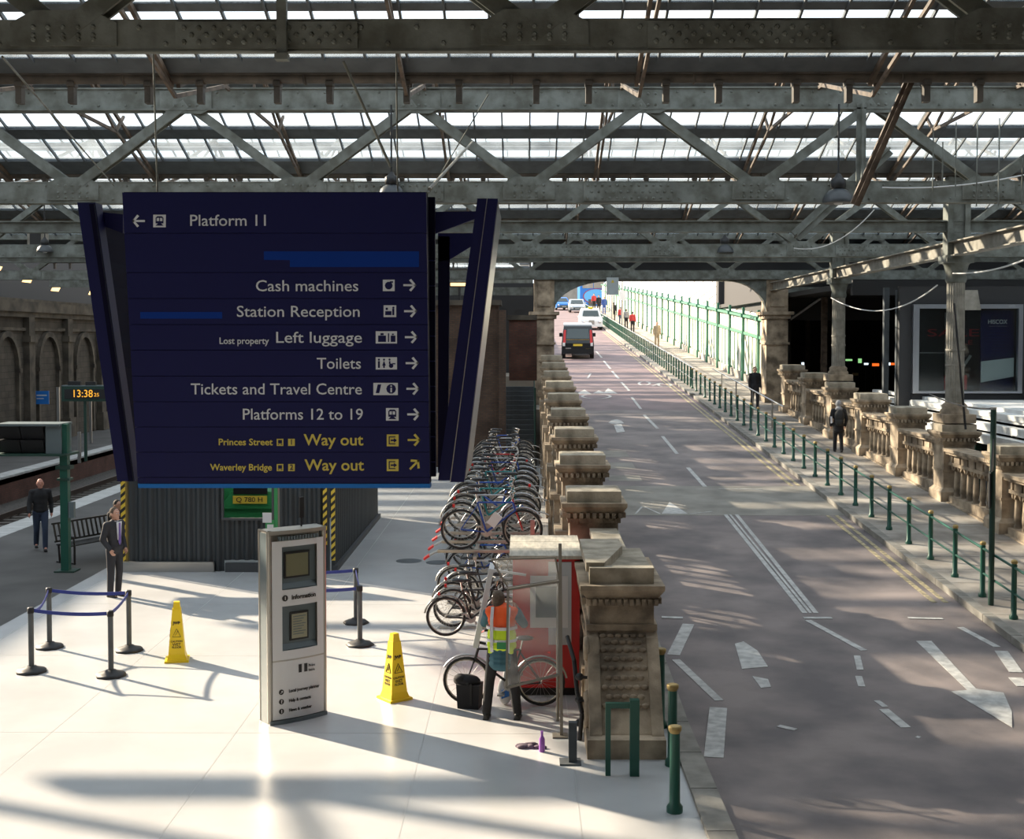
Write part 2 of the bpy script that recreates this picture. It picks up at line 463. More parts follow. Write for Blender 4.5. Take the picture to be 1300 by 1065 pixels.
mk_ = struct('road_markings', 'painted lane markings on the ramp', 'road marking')
def paint(pts, m='paint_white', up=.008, name='marking'):
    q = [rp(x, y, up) for x, y in pts]
    n = len(q); dn = [(p.x, p.y, p.z - .006) for p in q]
    o = MB().add(q + dn, [tuple(range(n)), tuple(range(2 * n - 1, n - 1, -1))] + [(i, i + n, (i + 1) % n + n, (i + 1) % n) for i in range(n)])
    return o.build(name, m, mk_)
def dash(x0, y0, x1, y1, w=.12, m='paint_white'):
    a = rp(x0, y0, .008); c = rp(x1, y1, .008); d = (c - a).normalized(); s = Vector((d.y, -d.x, 0)) * w / 2
    dn = Vector((0, 0, -.006)); q = [a + s, c + s, c - s, a - s]
    MB().hexa([p + dn for p in q] + q).build('marking', m, mk_)
for a in [(757, 446, 764, 454), (766.5, 458, 775, 468), (777, 471, 785.4, 480.4), (788.8, 485, 799, 496), (802, 504, 813.5, 519), (817.7, 526.5, 835, 544), (841, 553.5, 859.7, 576), (873.5, 593.5, 895, 617.7)]: dash(*a)
dash(921, 653, 1022, 778, .09); dash(927, 653, 1029, 778, .05); dash(935, 653, 1036, 778, .09)
dash(1020, 784, 1056, 784, .14); dash(1025.6, 787, 1097, 825.5, .12); dash(1088, 832, 1092, 850, .1); dash(1090, 858, 1094, 871, .1)
dash(1113, 889, 1124, 897, .09); dash(1122, 900, 1150, 923, .14)
dash(840, 783, 867, 784, .14); dash(874, 792, 855, 831, .2); dash(858, 837, 913, 889, .13); dash(912, 898, 906, 961, .24)
dash(988, 921, 1010, 926, .1); dash(1163, 935, 1168, 936, .08)
paint([(933, 817), (944, 814), (962, 826), (975, 846), (942, 849)]); paint([(955, 858), (975, 862), (979, 872), (966, 873)])
paint([(1163, 813.5), (1182.5, 813.5), (1239, 874), (1274, 879), (1284.5, 903), (1285, 923), (1208, 877.5), (1228, 875.5)])
dash(1153, 784, 1197, 785, .12); dash(1219, 796, 1266, 821, .12); dash(1271, 826, 1290, 853, .2); dash(1289, 860, 1300, 871, .2)
paint([(840, 652), (850, 637), (873, 652)]); dash(807, 652, 815, 643, .05); dash(818, 643, 838, 652, .05); dash(876, 652, 904, 649, .05)
dash(912, 620, 968, 621, .07)
paint([(772, 537), (776, 533.5), (783, 532), (789, 534), (792, 537), (783, 538.5)]); paint([(779.5, 539.5), (788.8, 538), (793.4, 548), (783, 549)])
paint([(731, 500), (742, 494.5), (751, 500)]); paint([(753, 499), (760, 495.5), (767, 498), (772, 492.5), (784, 499.5)])
def ring_mark(cx, cy, rx, ry):
    pts = [(cx + rx * math.cos(t), cy + ry * math.sin(t)) for t in [i * math.pi / 8 for i in range(17)]]
    for p, q in zip(pts[:-1], pts[1:]): dash(p[0], p[1], q[0], q[1], .13)
ring_mark(757, 503, 18, 3); ring_mark(818, 486.5, 7, 2.2); ring_mark(844, 488.5, 8, 2.2); dash(822, 485, 842, 487, .12); dash(828, 490, 838, 486, .1)
dash(743, 474, 749, 473.5, .1); dash(746, 480, 750, 474, .1); dash(848, 444, 853, 444, .1)
for w in (7.45, 7.66):
    b = MB(); sloped(b, w, w + .09, 22.9, 31.0, .008, .001); b.build('yellow_line', 'paint_yellow', mk_)
    b = MB(); sloped(b, w, w + .09, 35.2, 120, .008, .001); b.build('yellow_line', 'paint_yellow', mk_)
for y in (577, 586.5, 595):   # resurfaced patches beside the left kerb
    pass
b = MB()
for y0, y1 in ((36.0, 37.0), (38.2, 39.4), (40.6, 42.0)): sloped(b, 2.45, 3.4, y0, y1, .004, .001)
b.build('road_patch', 'asphalt_pale', mk_)

# ---- stone balustrades beside the ramp
def pier_mesh(hh, low, w=.78, wide=1.06, m='stone'):
    """local: x across, y along, z 0 at the cornice underside reference; low = depth of shaft below"""
    b = MB(); h = w / 2
    b.box(-h, h, -h, h, -low, -.30)
    b.box(-h - .04, h + .04, -h - .04, h + .04, -.30, -.22)
    b.box(-h - .03, h + .03, -h - .03, h + .03, -1.0, -.94)
    k = wide / 2
    b.hexa([(-h - .06, -h - .06, -.14), (h + .06, -h - .06, -.14), (h + .06, h + .06, -.14), (-h - .06, h + .06, -.14),
            (-k, -k, -.03), (k, -k, -.03), (k, k, -.03), (-k, k, -.03)])
    b.box(-h - .01, h + .01, -h - .01, h + .01, -.22, -.14)
    b.box(-k, k, -k, k, -.03, .03)
    b.box(-h - .09, h + .09, -h - .09, h + .09, -low, -low + .34)
    b.hexa([(-h - .09, -h - .09, -low + .34), (h + .09, -h - .09, -low + .34), (h + .09, h + .09, -low + .34), (-h - .09, h + .09, -low + .34),
            (-h, -h, -low + .44), (h, -h, -low + .44), (h, h, -low + .44), (-h, h, -low + .44)])
    return b
def balustrade(name, label, xc, ys, top, xface, skip_col=()):
    root = struct(name, label, 'balustrade')
    cap = MB().box(-.44, .44, -.40, .40, .03, .21)
    cap.hexa([(-.44, -.40, .21), (.44, -.40, .21), (.44, .40, .21), (-.44, .40, .21), (-.38, -.34, .225), (.38, -.34, .225), (.38, .34, .225), (-.38, .34, .225)])
    pier = pier_mesh(0, top + .0); P0 = None
    dent = MB()
    for i in range(9):
        t = -.42 + i * .105
        for s in (-1, 1):
            dent.box(t - .03, t + .03, *( (s * .45, s * .51) if s > 0 else (-.51, -.45)), -.21, -.13)
            dent.box(*((.45, .51) if s > 0 else (-.51, -.45)), t - .03, t + .03, -.21, -.13)
    L = 3.95 - .78
    pan = MB()   # local: x across, y from 0 to L, z 0 = coping top
    pan.box(-.30, .30, 0, L, -.08, 0); pan.box(-.24, .24, 0, L, -.15, -.08)
    nb = 6
    for i in range(nb + 1):      # frieze with square holes
        y0 = L * i / (nb + .0) - .21; y1 = y0 + .42
        pan.box(-.12, .12, max(0, y0), min(L, y1), -.36, -.15)
    pan.box(-.15, .15, 0, L, -.44, -.36)
    pan.box(-.16, .16, 0, L, -1.32, -1.22)
    ste = MB(); ste.hexa([(-.16, 0, -2.4), (.16, 0, -2.4), (.16, L, -2.2), (-.16, L, -2.2), (-.16, 0, -1.32), (.16, 0, -1.32), (.16, L, -1.32), (-.16, L, -1.32)])
    ste.hexa([(-.24, 0, -2.4), (.24, 0, -2.4), (.24, L, -2.2), (-.24, L, -2.2), (-.24, 0, -1.50), (.24, 0, -1.50), (.24, L, -1.36), (-.24, L, -1.36)])
    cn = MB().lathe([(.085, -1.22), (.085, -1.17), (.06, -1.14), (.075, -1.08), (.078, -.95), (.062, -.62), (.058, -.60), (.085, -.54), (.085, -.44)], n=8)
    ar = MB()
    nc = 7
    for i in range(nc):
        y = L * (i + .5) / nc; d = L / nc / 2
        for s in (-1, 1):
            pts = [(y + s * d, -.44), (y + s * d, -.44), (y + s * .07, -.44), (y + s * .07, -.55), (y + s * d * .55, -.50), (y + s * d * .85, -.46)]
            ar.prism([(y + s * .05, -.57), (y + s * .05, -.44), (y + s * d, -.44), (y + s * d * .75, -.47), (y + s * d * .45, -.53)], -.1, .1, 'x')
    o_p = o_c = o_d = o_n = o_s = o_l = o_a = None
    for k, y in enumerate(ys):
        zc = rz_(y) + top
        if o_p is None:
            o_p = pier.build('pier', 'stone', root); o_c = cap.build('cap', 'stone_top', o_p); o_d = dent.build('dentils', 'stone', o_p, kind='stuff')
            pp = o_p
        else:
            pp = put(o_p, root); put(o_c, pp); put(o_d, pp)
        pp.location = (xc, y, zc)
        if k == len(ys) - 1: break
        if k in skip_col: continue
        zt = rz_(y) + top - .16
        if o_n is None:
            o_n = pan.build('panel', 'stone', root); o_s = ste.build('plinth', 'stone', o_n); o_a = ar.build('arches', 'stone', o_n, kind='stuff')
            o_l = cn.build('colonnette', 'stone', o_n); o_l.location = (0, L * .5 / nc, 0)
            for i in range(1, nc): put(o_l, o_n, (0, L * (i + .5) / nc, 0))
            pn = o_n
        else:
            pn = put(o_n, root); put(o_s, pn); put(o_a, pn)
            for i in range(nc): put(o_l, pn, (0, L * (i + .5) / nc, 0))
        pn.location = (xc + xface * .12, y + .39, zt)
    return root
ysR = [32.7 + 3.95 * k for k in range(-5, 6)]
balustrade('right_balustrade', 'sunlit stone balustrade along the outer edge of the pavement', 11.15, ysR, 1.85, -1)
ysL = [20.75 + 3.95 * k for k in range(0, 9)]
lb = balustrade('left_balustrade', 'stone balustrade between the bicycle racks and the ramp', 1.14, ysL, 2.25, 1)
# base wall under the left balustrade down to the concourse, with pilasters
w = MB(); w.hexa([(.80, 17.2, 0), (1.5, 17.2, 0), (1.5, 54, 0), (.80, 54, 0), (.80, 17.2, .62), (1.5, 17.2, .62), (1.5, 54, rz_(54) + .55), (.80, 54, rz_(54) + .55)])
w.build('base_wall', 'stone', lb)
pb = MB().box(-.12, .1, -.45, .45, 0, 2.0); pb.box(-.16, .1, -.5, .5, 0, .5); pb.box(-.2, .1, -.5, .5, 1.9, 2.05)
o0 = None
for y in ysL:
    h = rz_(y) + 1.0
    if o0 is None: o0 = pb.build('pilaster', 'stone', lb); o = o0
    else: o = put(o0, lb)
    o.location = (.80, y, 0); o.scale = (1, 1, h / 2.05)
# the end pier of the left balustrade with its sloping cap slabs and the carved scroll
ep = thing('end_pier', 'big stone end pier with sloping cap slabs and a carved scroll', 'pier', (1.28, 17.1, 0))
b = MB(); b.box(-.42, .42, -.75, 1.3, 0, 1.68); b.box(-.46, .46, -.79, 1.3, 1.12, 1.2); b.box(-.46, .46, -.79, 1.3, 1.36, 1.44)
b.hexa([(-.46, -.80, 1.78), (.46, -.80, 1.78), (.46, 1.3, 1.78), (-.46, 1.3, 1.78), (-.55, -.88, 1.9), (.55, -.88, 1.9), (.55, 1.3, 1.9), (-.55, 1.3, 1.9)])
b.box(-.44, .44, -.77, 1.3, 1.68, 1.78); b.box(-.55, .55, -.88, 1.3, 1.9, 1.96)
b.build('shaft', 'stone', ep)
c = MB(); c.box(-.42, .42, -.74, -.55, 1.96, 2.17); c.box(-.42, .42, -.55, 1.25, 1.96, 2.10); c.build('cap_slab', 'stone_top', ep)
c = MB(); c.prism([(-.46, -.62), (-.22, -.62), (.12, .75), (.12, 1.35), (-.46, 1.35)], 2.1, 2.22, 'z'); c.build('cap_slab', 'stone_top', ep)
c = MB(); c.prism([(-.22, 1.25), (.22, 1.25), (.22, 3.2), (-.22, 3.2)], 2.0, 2.10, 'z'); c.build('coping_slab', 'stone_top', ep)
c = MB(); c.box(-.2, .2, 1.25, 3.2, 0, 2.0); c.build('infill_wall', 'stone_red', ep)
d = MB()
for i in range(12):
    t = -.44 + i * .08; d.box(t - .025, t + .025, -.86, -.79, 1.70, 1.78)
for i in range(24):
    t = -.72 + i * .085
    for s in (-1, 1): d.box(s * .46 if s > 0 else -.52, .52 if s > 0 else -.46, t - .025, t + .025, 1.70, 1.78)
d.build('dentils', 'stone', ep, kind='stuff')
prof = [(-.72, 1.34), (-.86, 1.28), (-1.04, 1.12), (-1.20, .92), (-1.34, .70), (-1.46, .50), (-1.56, .36), (-1.64, .26), (-1.70, .14), (-1.70, 0)]
sc = MB()
for x0, x1, off in ((-.46, -.31, 0), (.31, .46, 0), (-.31, .31, .05)):
    pts = [(y + off, z) for y, z in prof]
    sc.prism(pts + [(-.3, 0), (-.3, 1.34)], x0, x1, 'x', False)
sc.build('scroll', 'stone', ep)
fs = MB()   # fish-scale carving
for j in range(9):
    t = .12 + j * .07
    k = t * (len(prof) - 3); i = int(k); f = k - i
    y = prof[i][0] * (1 - f) + prof[i + 1][0] * f + .03; z = prof[i][1] * (1 - f) + prof[i + 1][1] * f
    for q in range(6):
        x = -.25 + q * .1 + (.05 if j % 2 else 0)
        if x < .29: fs.ball((x, y, z - .0), (.05, .022, .035), 8, 5)
fs.build('scale_carving', 'stone', ep, kind='stuff')
MB().box(-.50, .47, -1.80, -.75, 0, .24).build('scroll_plinth', 'stone', ep)
vo = MB()
for s in (-1,):
    vo.torus((-.47, -1.15, .42), .20, .05, 'x', 18, 6); vo.torus((-.47, -1.15, .42), .09, .04, 'x', 14, 6)
    vo.torus((-.47, -.9, 1.15), .12, .04, 'x', 14, 6)
vo.build('volutes', 'stone', ep, kind='stuff')

# ---- left boundary wall with blind arches
wl = struct('wall_left', 'old stone wall with blind arches beyond the far platform', 'wall')
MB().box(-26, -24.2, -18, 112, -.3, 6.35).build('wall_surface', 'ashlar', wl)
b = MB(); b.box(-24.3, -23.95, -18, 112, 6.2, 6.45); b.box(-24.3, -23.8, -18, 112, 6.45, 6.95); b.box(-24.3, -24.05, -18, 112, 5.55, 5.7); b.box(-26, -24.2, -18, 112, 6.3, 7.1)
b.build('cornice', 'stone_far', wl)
pa = MB().box(-24.3, -23.9, -.35, .35, 0, 6.2); pa.box(-24.3, -23.8, -.45, .45, 0, 1.0); pa.box(-24.3, -23.8, -.45, .45, 5.0, 5.3)
ac = MB()
n = 10; r = 1.25
for i in range(n):
    a0 = math.pi * i / n; a1 = math.pi * (i + 1) / n
    ac.prism([(r * math.cos(a0), 3.7 + 1.25 * r * math.sin(a0)), ((r + .22) * math.cos(a0), 3.7 + 1.25 * (r + .22) * math.sin(a0)), ((r + .22) * math.cos(a1), 3.7 + 1.25 * (r + .22) * math.sin(a1)), (r * math.cos(a1), 3.7 + 1.25 * r * math.sin(a1))], -24.25, -24.0, 'x')
for s in (-1, 1): ac.box(-24.25, -24.03, s * (r + .11) - .1, s * (r + .11) + .1, 0, 3.7); ac.box(-24.25, -23.95, s * (r + .11) - .16, s * (r + .11) + .16, 3.55, 3.75)
po = ao = None
for i in range(14):
    y = 40.3 + i * 5.2
    if i % 1 == 0:
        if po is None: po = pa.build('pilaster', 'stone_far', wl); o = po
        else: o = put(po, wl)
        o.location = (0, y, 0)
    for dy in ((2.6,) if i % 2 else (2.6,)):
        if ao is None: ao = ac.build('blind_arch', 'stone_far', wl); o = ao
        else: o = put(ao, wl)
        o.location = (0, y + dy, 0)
# ---- walls at the far end of the concourse, left of the arch
we = struct('wall_far', 'brown brick walls and stair recess behind the bicycle racks', 'wall')
MB().box(-6.5, -1.0, 50.5, 52, 0, 6.5).build('brick_wall', 'brick', we)
MB().box(-6.7, -.9, 50.3, 52, 6.5, 6.7).build('wall_coping', 'stone_far', we)
MB().box(-1.0, -.72, 50.2, 50.9, 0, 6.3).build('brick_buttress', 'brick', we)
MB().box(-.62, .55, 53, 54, 3.4, 5.95).build('brick_panel', 'brick_red', we)
MB().box(-.7, .55, 52.9, 54.1, 5.95, 6.15).build('wall_coping', 'stone_far', we)
MB().box(-14, 1.4, 60, 61, -.3, 7.8).build('end_wall', 'dark_panel', we)
MB().box(-26, -14.2, 112, 113, -1.2, 8).build('end_wall', 'dark_panel', we)
st = thing('staircase', 'dark staircase rising beside the brick wall behind the bicycles', 'stairs', (0, 51, 0))
b0 = MB().box(-.95, .5, 0, .3, 0, .2).build('step', 'purlin', st)
for i in range(1, 16): put(b0, st, (0, i * .3, i * .19))
b = MB(); b.path([(.45, 0, 1.0), (.45, 4.5, 3.9)], .03); b.path([(.45, 0, 0), (.45, 0, 1.0)], .03); b.path([(.45, 2.2, 1.4), (.45, 2.2, 2.4)], .03); b.path([(.45, -.6, .0), (.45, -.6, 3.2)], .05); b.build('handrail', 'green_dark', st)

# ---- the arch portal over the ramp
po_ = struct('portal', 'stone piers and iron arch spanning the ramp', 'arch')
def pilaster(x0, x1, name):
    b = MB(); b.box(x0, x1, 56, 57.2, 0, 8.05)
    b.box(x0 - .10, x1 + .10, 55.88, 57.3, 6.05, 6.22); b.box(x0 - .22, x1 + .22, 55.76, 57.4, 6.22, 6.36); b.box(x0 - .06, x1 + .06, 55.9, 57.3, 4.9, 5.0)
    b.box(x0 + .18, x1 - .18, 55.93, 56.1, 6.6, 7.7); b.box(x0 - .08, x1 + .08, 55.9, 57.3, 0, rz_(56) + .5)
    return b.build(name, 'stone', po_)
pilaster(.45, 1.35, 'stone_pier'); pilaster(10.75, 11.7, 'stone_pier')
def spandrel(x0, x1, zl):
    pts = []
    s = 1 if x1 > x0 else -1
    for i in range(9):
        t = math.pi / 2 * i / 8
        pts.append((x1 - (x1 - x0) * math.cos(t), zl + (7.72 - zl) * math.sin(t)))
    poly = pts + [(x1, 8.0), (x0, 8.0)]
    return MB().prism(poly, 56.1, 56.5, 'y').build('spandrel', 'iron', po_)
spandrel(1.35, 3.9, 6.36); spandrel(10.75, 9.0, 6.36)
MB().box(.45, 11.7, 56.05, 56.6, 7.72, 8.05).build('lintel', 'iron', po_)
MB().box(.4, 32, 57.25, 57.45, 8.0, 9.35).build('added_screen', 'dark_panel', po_)  # dark sheets added to hide bright sky and roof around the arch
MB().box(11.95, 32, 57.5, 57.7, 6.0, 9.35).build('added_screen', 'dark_panel', po_)
MB().box(12.02, 12.1, 57.5, 76, 0, 11).build('added_screen', 'dark_panel', po_)
MB().box(11.7, 12.1, 57.3, 57.6, 0, 9).build('added_screen', 'dark_panel', po_)
for xa, xb in ((-9, .4), (11.7, 30)):
    b = MB(); b.box(xa, xb, 56.2, 56.5, 7.1, 7.45); b.build('side_beam', 'iron', po_)
bx = thing('warning_box', 'pale grey box with a yellow warning mark hanging over the ramp', 'box', (3.9, 55.6, 7.2))
MB().box(-.26, .26, -.1, .1, -.1, .65).build('box_body', 'box_pale', bx); MB().prism([(-.07, .42), (.07, .42), (0, .56)], -.105, -.10, 'y').build('warning_mark', 'plate_yellow', bx)
MB().box(-.03, .03, 0, .4, .5, .8).build('bracket', 'iron', bx)

# ================================================================ ROOF
ZG, RIDGE, BAY = 9.4, 6.05, 12.1
GY = [20.6 + BAY * k for k in range(-3, 8)]          # gutters
SL = .35
NODES = [.10 + 4.4 * k for k in range(-5, 8)]
def roof_bay(k, gy):
    """far slope descending to the gutter at gy, near slope rising from it"""
    near = struct('glass_roof', 'glazed roof slopes between two gutters, bay %s' % ['behind the viewer, made opaque to cut sky light', 'above the viewer, made opaque to cut sky light', 'above the sign', 'first beyond the sign', 'second beyond the sign', 'third beyond the sign', 'fourth beyond the sign', 'fifth beyond the sign', 'sixth beyond the sign', 'seventh beyond the sign', 'last'][k], 'roof')
    near.location = (0, gy, ZG)
    detailed = 3 <= k <= 6
    x0, x1 = (-19.0 if k < 6 else -26.0), (32.0 if k < 7 else .4)
    ang = math.atan(SL); ca = math.cos(ang)
    # pane rows on the descending slope: distances before the gutter (horizontal)
    rows = [(.55, 1.76), (1.95, 2.95), (3.3, 4.5), (4.85, 5.9)] if k == 3 else [(.8, 1.9), (2.35, 3.3), (4.3, 5.0), (5.3, 5.9)]
    gaps = [(rows[i][1], rows[i + 1][0]) for i in range(3)]
    pw = .62
    nx = int((x1 - x0) / .66)
    lim = {3: 9.0, 4: 13.2, 5: 18.5, 6: 23}.get(k, 0)
    pane = None; rest = MB(); npane = 0
    def panemesh(a, c):
        m = MB(); m.hexa([(-pw / 2, -c, c * SL), (pw / 2, -c, c * SL), (pw / 2, -a, a * SL), (-pw / 2, -a, a * SL),
                          (-pw / 2, -c, c * SL + .012), (pw / 2, -c, c * SL + .012), (pw / 2, -a, a * SL + .012), (-pw / 2, -a, a * SL + .012)]); return m
    for ri, (a, c) in enumerate(rows):
        proto = None
        for i in range(nx):
            x = x0 + .33 + i * .66
            if detailed and ri < (3 if k < 5 else 1) and abs(x - .3) < lim and npane < 290:
                if proto is None: proto = panemesh(a, c).build('glass_pane', 'roof_glass', near); o = proto
                else: o = put(proto, near)
                o.location = (x, 0, 0); npane += 1
            else:
                m = panemesh(a, c)
                rest.add([(vx + x, vy, vz) for vx, vy, vz in m.v], m.f)
    if k < 8:
        # rising slope beyond the gutter: glass, near bays made opaque against sky light
        if k > 2:
            for a, c in [(rows[i][0] if i else .35, rows[i + 1][0] if i < 3 else 5.9) for i in range(4)]: rest.hexa([(x0, a, a * SL), (x1, a, a * SL), (x1, c, c * SL), (x0, c, c * SL), (x0, a, a * SL + .012), (x1, a, a * SL + .012), (x1, c, c * SL + .012), (x0, c, c * SL + .012)])
        q = MB()
        for lo_z, hi_z, mi in ((.0, .03, 0), (.034, .05, 1)):
            q.cur = mi; q.hexa([(x0, .5, .5 * SL + lo_z), (x1, .5, .5 * SL + lo_z), (x1, 6.02, 6.02 * SL + lo_z), (x0, 6.02, 6.02 * SL + lo_z), (x0, .5, .5 * SL + hi_z), (x1, .5, .5 * SL + hi_z), (x1, 6.02, 6.02 * SL + hi_z), (x0, 6.02, 6.02 * SL + hi_z)])
        if k <= 2: q.build('opaque_slope', ['purlin', 'opaque_pale'], near)
    rest.build('roof_panes', 'roof_glass' if k > 1 else 'opaque_pale', near, kind='stuff', raw=True)  # panes of the unseen first bays are opaque to cut sky light
    # purlins (boarded strips between the pane rows), ridge, eaves
    def strip(name, a, c, dz=-.05, th=.1, m='purlin', s=-1):
        if k == 3: dz, th = -.005, .04
        q = MB(); z = lambda t: t * SL + dz
        ys = (s * c, s * a) if s < 0 else (a, c); zz = (z(c), z(a)) if s < 0 else (z(a), z(c))
        q.hexa([(x0, ys[0], zz[0]), (x1, ys[0], zz[0]), (x1, ys[1], zz[1]), (x0, ys[1], zz[1]), (x0, ys[0], zz[0] + th), (x1, ys[0], zz[0] + th), (x1, ys[1], zz[1] + th), (x0, ys[1], zz[1] + th)])
        return q.build(name, m, near)
    for s in (-1, 1):
        strip('eaves_board', .15, rows[0][0] if s < 0 else .35, s=s)
        for a, c in gaps: strip('purlin', a, c if s < 0 else a + .1, s=s)
        strip('ridge_board', 5.9, 6.05, s=s)
    # glazing bars
    bar = None
    step = .66 if k < 7 else 1.98
    for i in range(int((x1 - x0) / step)):
        x = x0 + i * step
        if k in (0, 1) and i % 2: continue
        if bar is None:
            bm_ = MB(); bm_.bar((0, -5.95, 5.95 * SL - .02), (0, -.5, .5 * SL - .02), .035, .07)
            bar = bm_.build('glazing_bar', 'purlin', near, raw=True); o = bar
        else: o = put(bar, near)
        o.location = (x, 0, 0)
    # gutter pipe, brackets and valley beam
    g = MB(); g.tube((x0, 0, .0), (x1, 0, .0), .105, .105, 12); g.box(x0, x1, -.13, .13, .02, .13)
    g.build('gutter_pipe', 'gutter', near)
    g = MB(); g.box(x0, x1, -.2, .2, -.55, -.47); g.box(x0, x1, -.02, .02, -.9, -.5) if 0 else None
    br = MB()
    i = 0; x = x0 + .3
    while x < x1:
        br.box(x - .05, x + .05, -.08, .08, -.42, -.05); br.box(x - .06, x + .06, -.11, .11, -.15, -.08)
        x += (1.25 if i % 2 else .85); i += 1
        if i % 3 == 0: br.torus((x - .4, 0, .0), .11, .025, 'x', 12, 4)
    br.build('gutter_bracket', 'gutter', near, kind='stuff', raw=True)
    # beam under the gutter
    return near
for k, gy in enumerate(GY): roof_bay(k, gy)
# longitudinal frames (rafters, ties, struts) in every bay
fx = [-1.9 + 3.77 * k for k in range(-4, 9)]
for k, gy in enumerate(GY[:8]):
    if k < 2: continue
    fr = MB(); S = SL
    lab = ['', '', 'nearest bay', 'second bay', 'third bay', 'fourth bay', 'fifth bay', 'sixth bay'][k]
    root = struct('roof_frame', 'slender rafter frames carrying the glass of the %s' % lab, 'roof frame'); root.location = (0, gy, ZG)
    def frame():
        f = MB()
        for s in (-1, 1):
            f.bar((s * .05, -6.05 - s * 6.05, -.12), (s * .05, -6.05, 6.05 * S - .22), .06, .09)
            f.bar((0, -6.05 - s * 6.05, -.3), (0, -6.05 - s * 2.6, .55), .05, .07)
            f.bar((0, -6.05 - s * 2.6, .55), (0, -6.05 - s * 3.2, 2.85 * S), .06, .06)
            f.bar((0, -6.05 - s * 2.6, .55), (0, -6.05, 6.0 * S - .3), .05, .06)
        f.bar((0, -8.65, .55), (0, -3.45, .55), .05, .07)
        f.bar((0, -6.05, .55), (0, -6.05, 6 * S - .3), .05, .05)
        return f
    p0 = None
    for x in fx:
        if p0 is None: p0 = frame().build('rafter_frame', 'iron_brown', root, raw=True); o = p0
        else: o = put(p0, root)
        o.location = (x, 0, 0)
# cross trusses
ZB0, ZB1, ZT0, ZT1 = 7.79, 8.17, 9.58, 9.95
def truss(y, label, rivets=True, top=True, zb0=ZB0, zb1=ZB1):
    t = struct('roof_truss', label, 'truss'); t.location = (0, y, 0)
    x0, x1 = (-20 if y < 50 else -26), 32
    b = MB(); b.box(x0, x1, -.09, -.05, zb0, zb1); fd = -.05 if y == 12 else .17
    b.box(x0, x1, -.15, fd, zb0 - .015, zb0); b.box(x0, x1, -.15, fd, zb1, zb1 + .015); b.box(x0, x1, -.14, -.10, zb0, zb1)
    b.build('bottom_chord', 'iron', t)
    b = MB(); b.box(x0, x1, -.14, -.10, ZT0, ZT1); b.box(x0, x1, -.18, .18, ZT1, ZT1 + .03); b.box(x0, x1, -.18, .18, ZT0 - .03, ZT0)
    b.build('top_chord', 'iron', t)
    dg = None
    zl, zu = zb1 - .1, ZT0 + .1
    for s in (-1, 1):
        p = MB(); a = (0, 0, zl); c = (s * 2.2, 0, zu)
        for yy in (-.09, .09): p.bar((a[0], yy, a[2]), (c[0], yy, c[2]), .04, .18, up=(-c[2] + a[2], 0, c[0]))
        p.bar((a[0], .0, a[2]), (c[0], 0, c[2]), .2, .04)
        o = p.build('diagonal', 'iron', t, raw=True); o.location.x = NODES[0]
        for x in NODES[1:]: put(o, t, (x, -.06 if s > 0 else 0, 0))
    gp = MB(); gp.prism([(-.5, zb0 + .04), (.5, zb0 + .04), (.5, zb1 - .02), (.28, zb1 + .1), (-.28, zb1 + .1), (-.5, zb1 - .02)], -.165, -.145, 'y')
    go = gp.build('gusset_plate', 'iron', t); go.location.x = NODES[0]
    for x in NODES[1:]: put(go, t, (x, 0, 0))
    gp = MB(); gp.prism([(-.5, ZT1 - .03), (.5, ZT1 - .03), (.5, ZT0), (.3, ZT0 - .1), (-.3, ZT0 - .1), (-.5, ZT0)], -.165, -.145, 'y')
    go = gp.build('gusset_plate', 'iron', t); go.location.x = NODES[0] + 2.2
    for x in NODES[1:]: put(go, t, (x + 2.2, 0, 0))
    sp = MB(); sp.box(-.85, .85, -.168, -.146, zb0 + .01, zb1 - .01)
    so = sp.build('splice_plate', 'iron', t); so.location.x = 2.0
    for x in (-11.2, -2.4, 10.8, 19.6): put(so, t, (x, 0, 0))
    if rivets:
        rv = MB()
        def riv(x, z, yy=-.146):
            q = [(x + .028 * math.cos(a), yy, z + .028 * math.sin(a)) for a in [i * math.pi / 3 for i in range(6)]]
            u = [(x + .016 * math.cos(a), yy - .022, z + .016 * math.sin(a)) for a in [i * math.pi / 3 for i in range(6)]]
            rv.add(q + u, [(i, (i + 1) % 6, 6 + (i + 1) % 6, 6 + i) for i in range(6)] + [(6, 7, 8, 9, 10, 11)])
        xm = 6 + y * .45
        x = -xm
        while x < xm:
            riv(x, zb1 - .06, -.14); riv(x + .25, zb0 + .06, -.14); riv(x, ZT0 + .06, -.14); riv(x + .2, ZT1 - .06, -.14)
            x += .52
        for c in (2.0, -2.4, -11.2, 10.8):
            if abs(c) < xm:
                for i in range(12):
                    for z in (zb0 + .07, (zb0 + zb1) / 2, zb1 - .07): riv(c - .77 + i * .14 + (.07 if z == (zb0 + zb1) / 2 else 0), z, -.168)
        for c in NODES:
            if abs(c) < xm:
                for i in range(5):
                    for z in (zb0 + .1, (zb0 + zb1) / 2, zb1 - .06): riv(c - .28 + i * .14, z, -.165)
                for i in range(4):
                    for z in (ZT0 + .06, ZT1 - .1): riv(c + 2.2 - .2 + i * .14, z, -.165)
        rv.build('rivets', 'iron', t, kind='stuff', raw=True)
    return t
truss(-4, 'iron lattice truss over the viewer', False)
truss(12, 'riveted iron truss from which the navy sign hangs', zb0=7.855, zb1=8.125)
truss(24.5, 'riveted iron lattice truss just beyond the navy sign')
truss(40.6, 'iron lattice truss halfway up the ramp')
truss(56, 'iron lattice truss in line with the arch', False)
truss(72, 'iron lattice truss beyond the arch on the left', False) if 0 else None
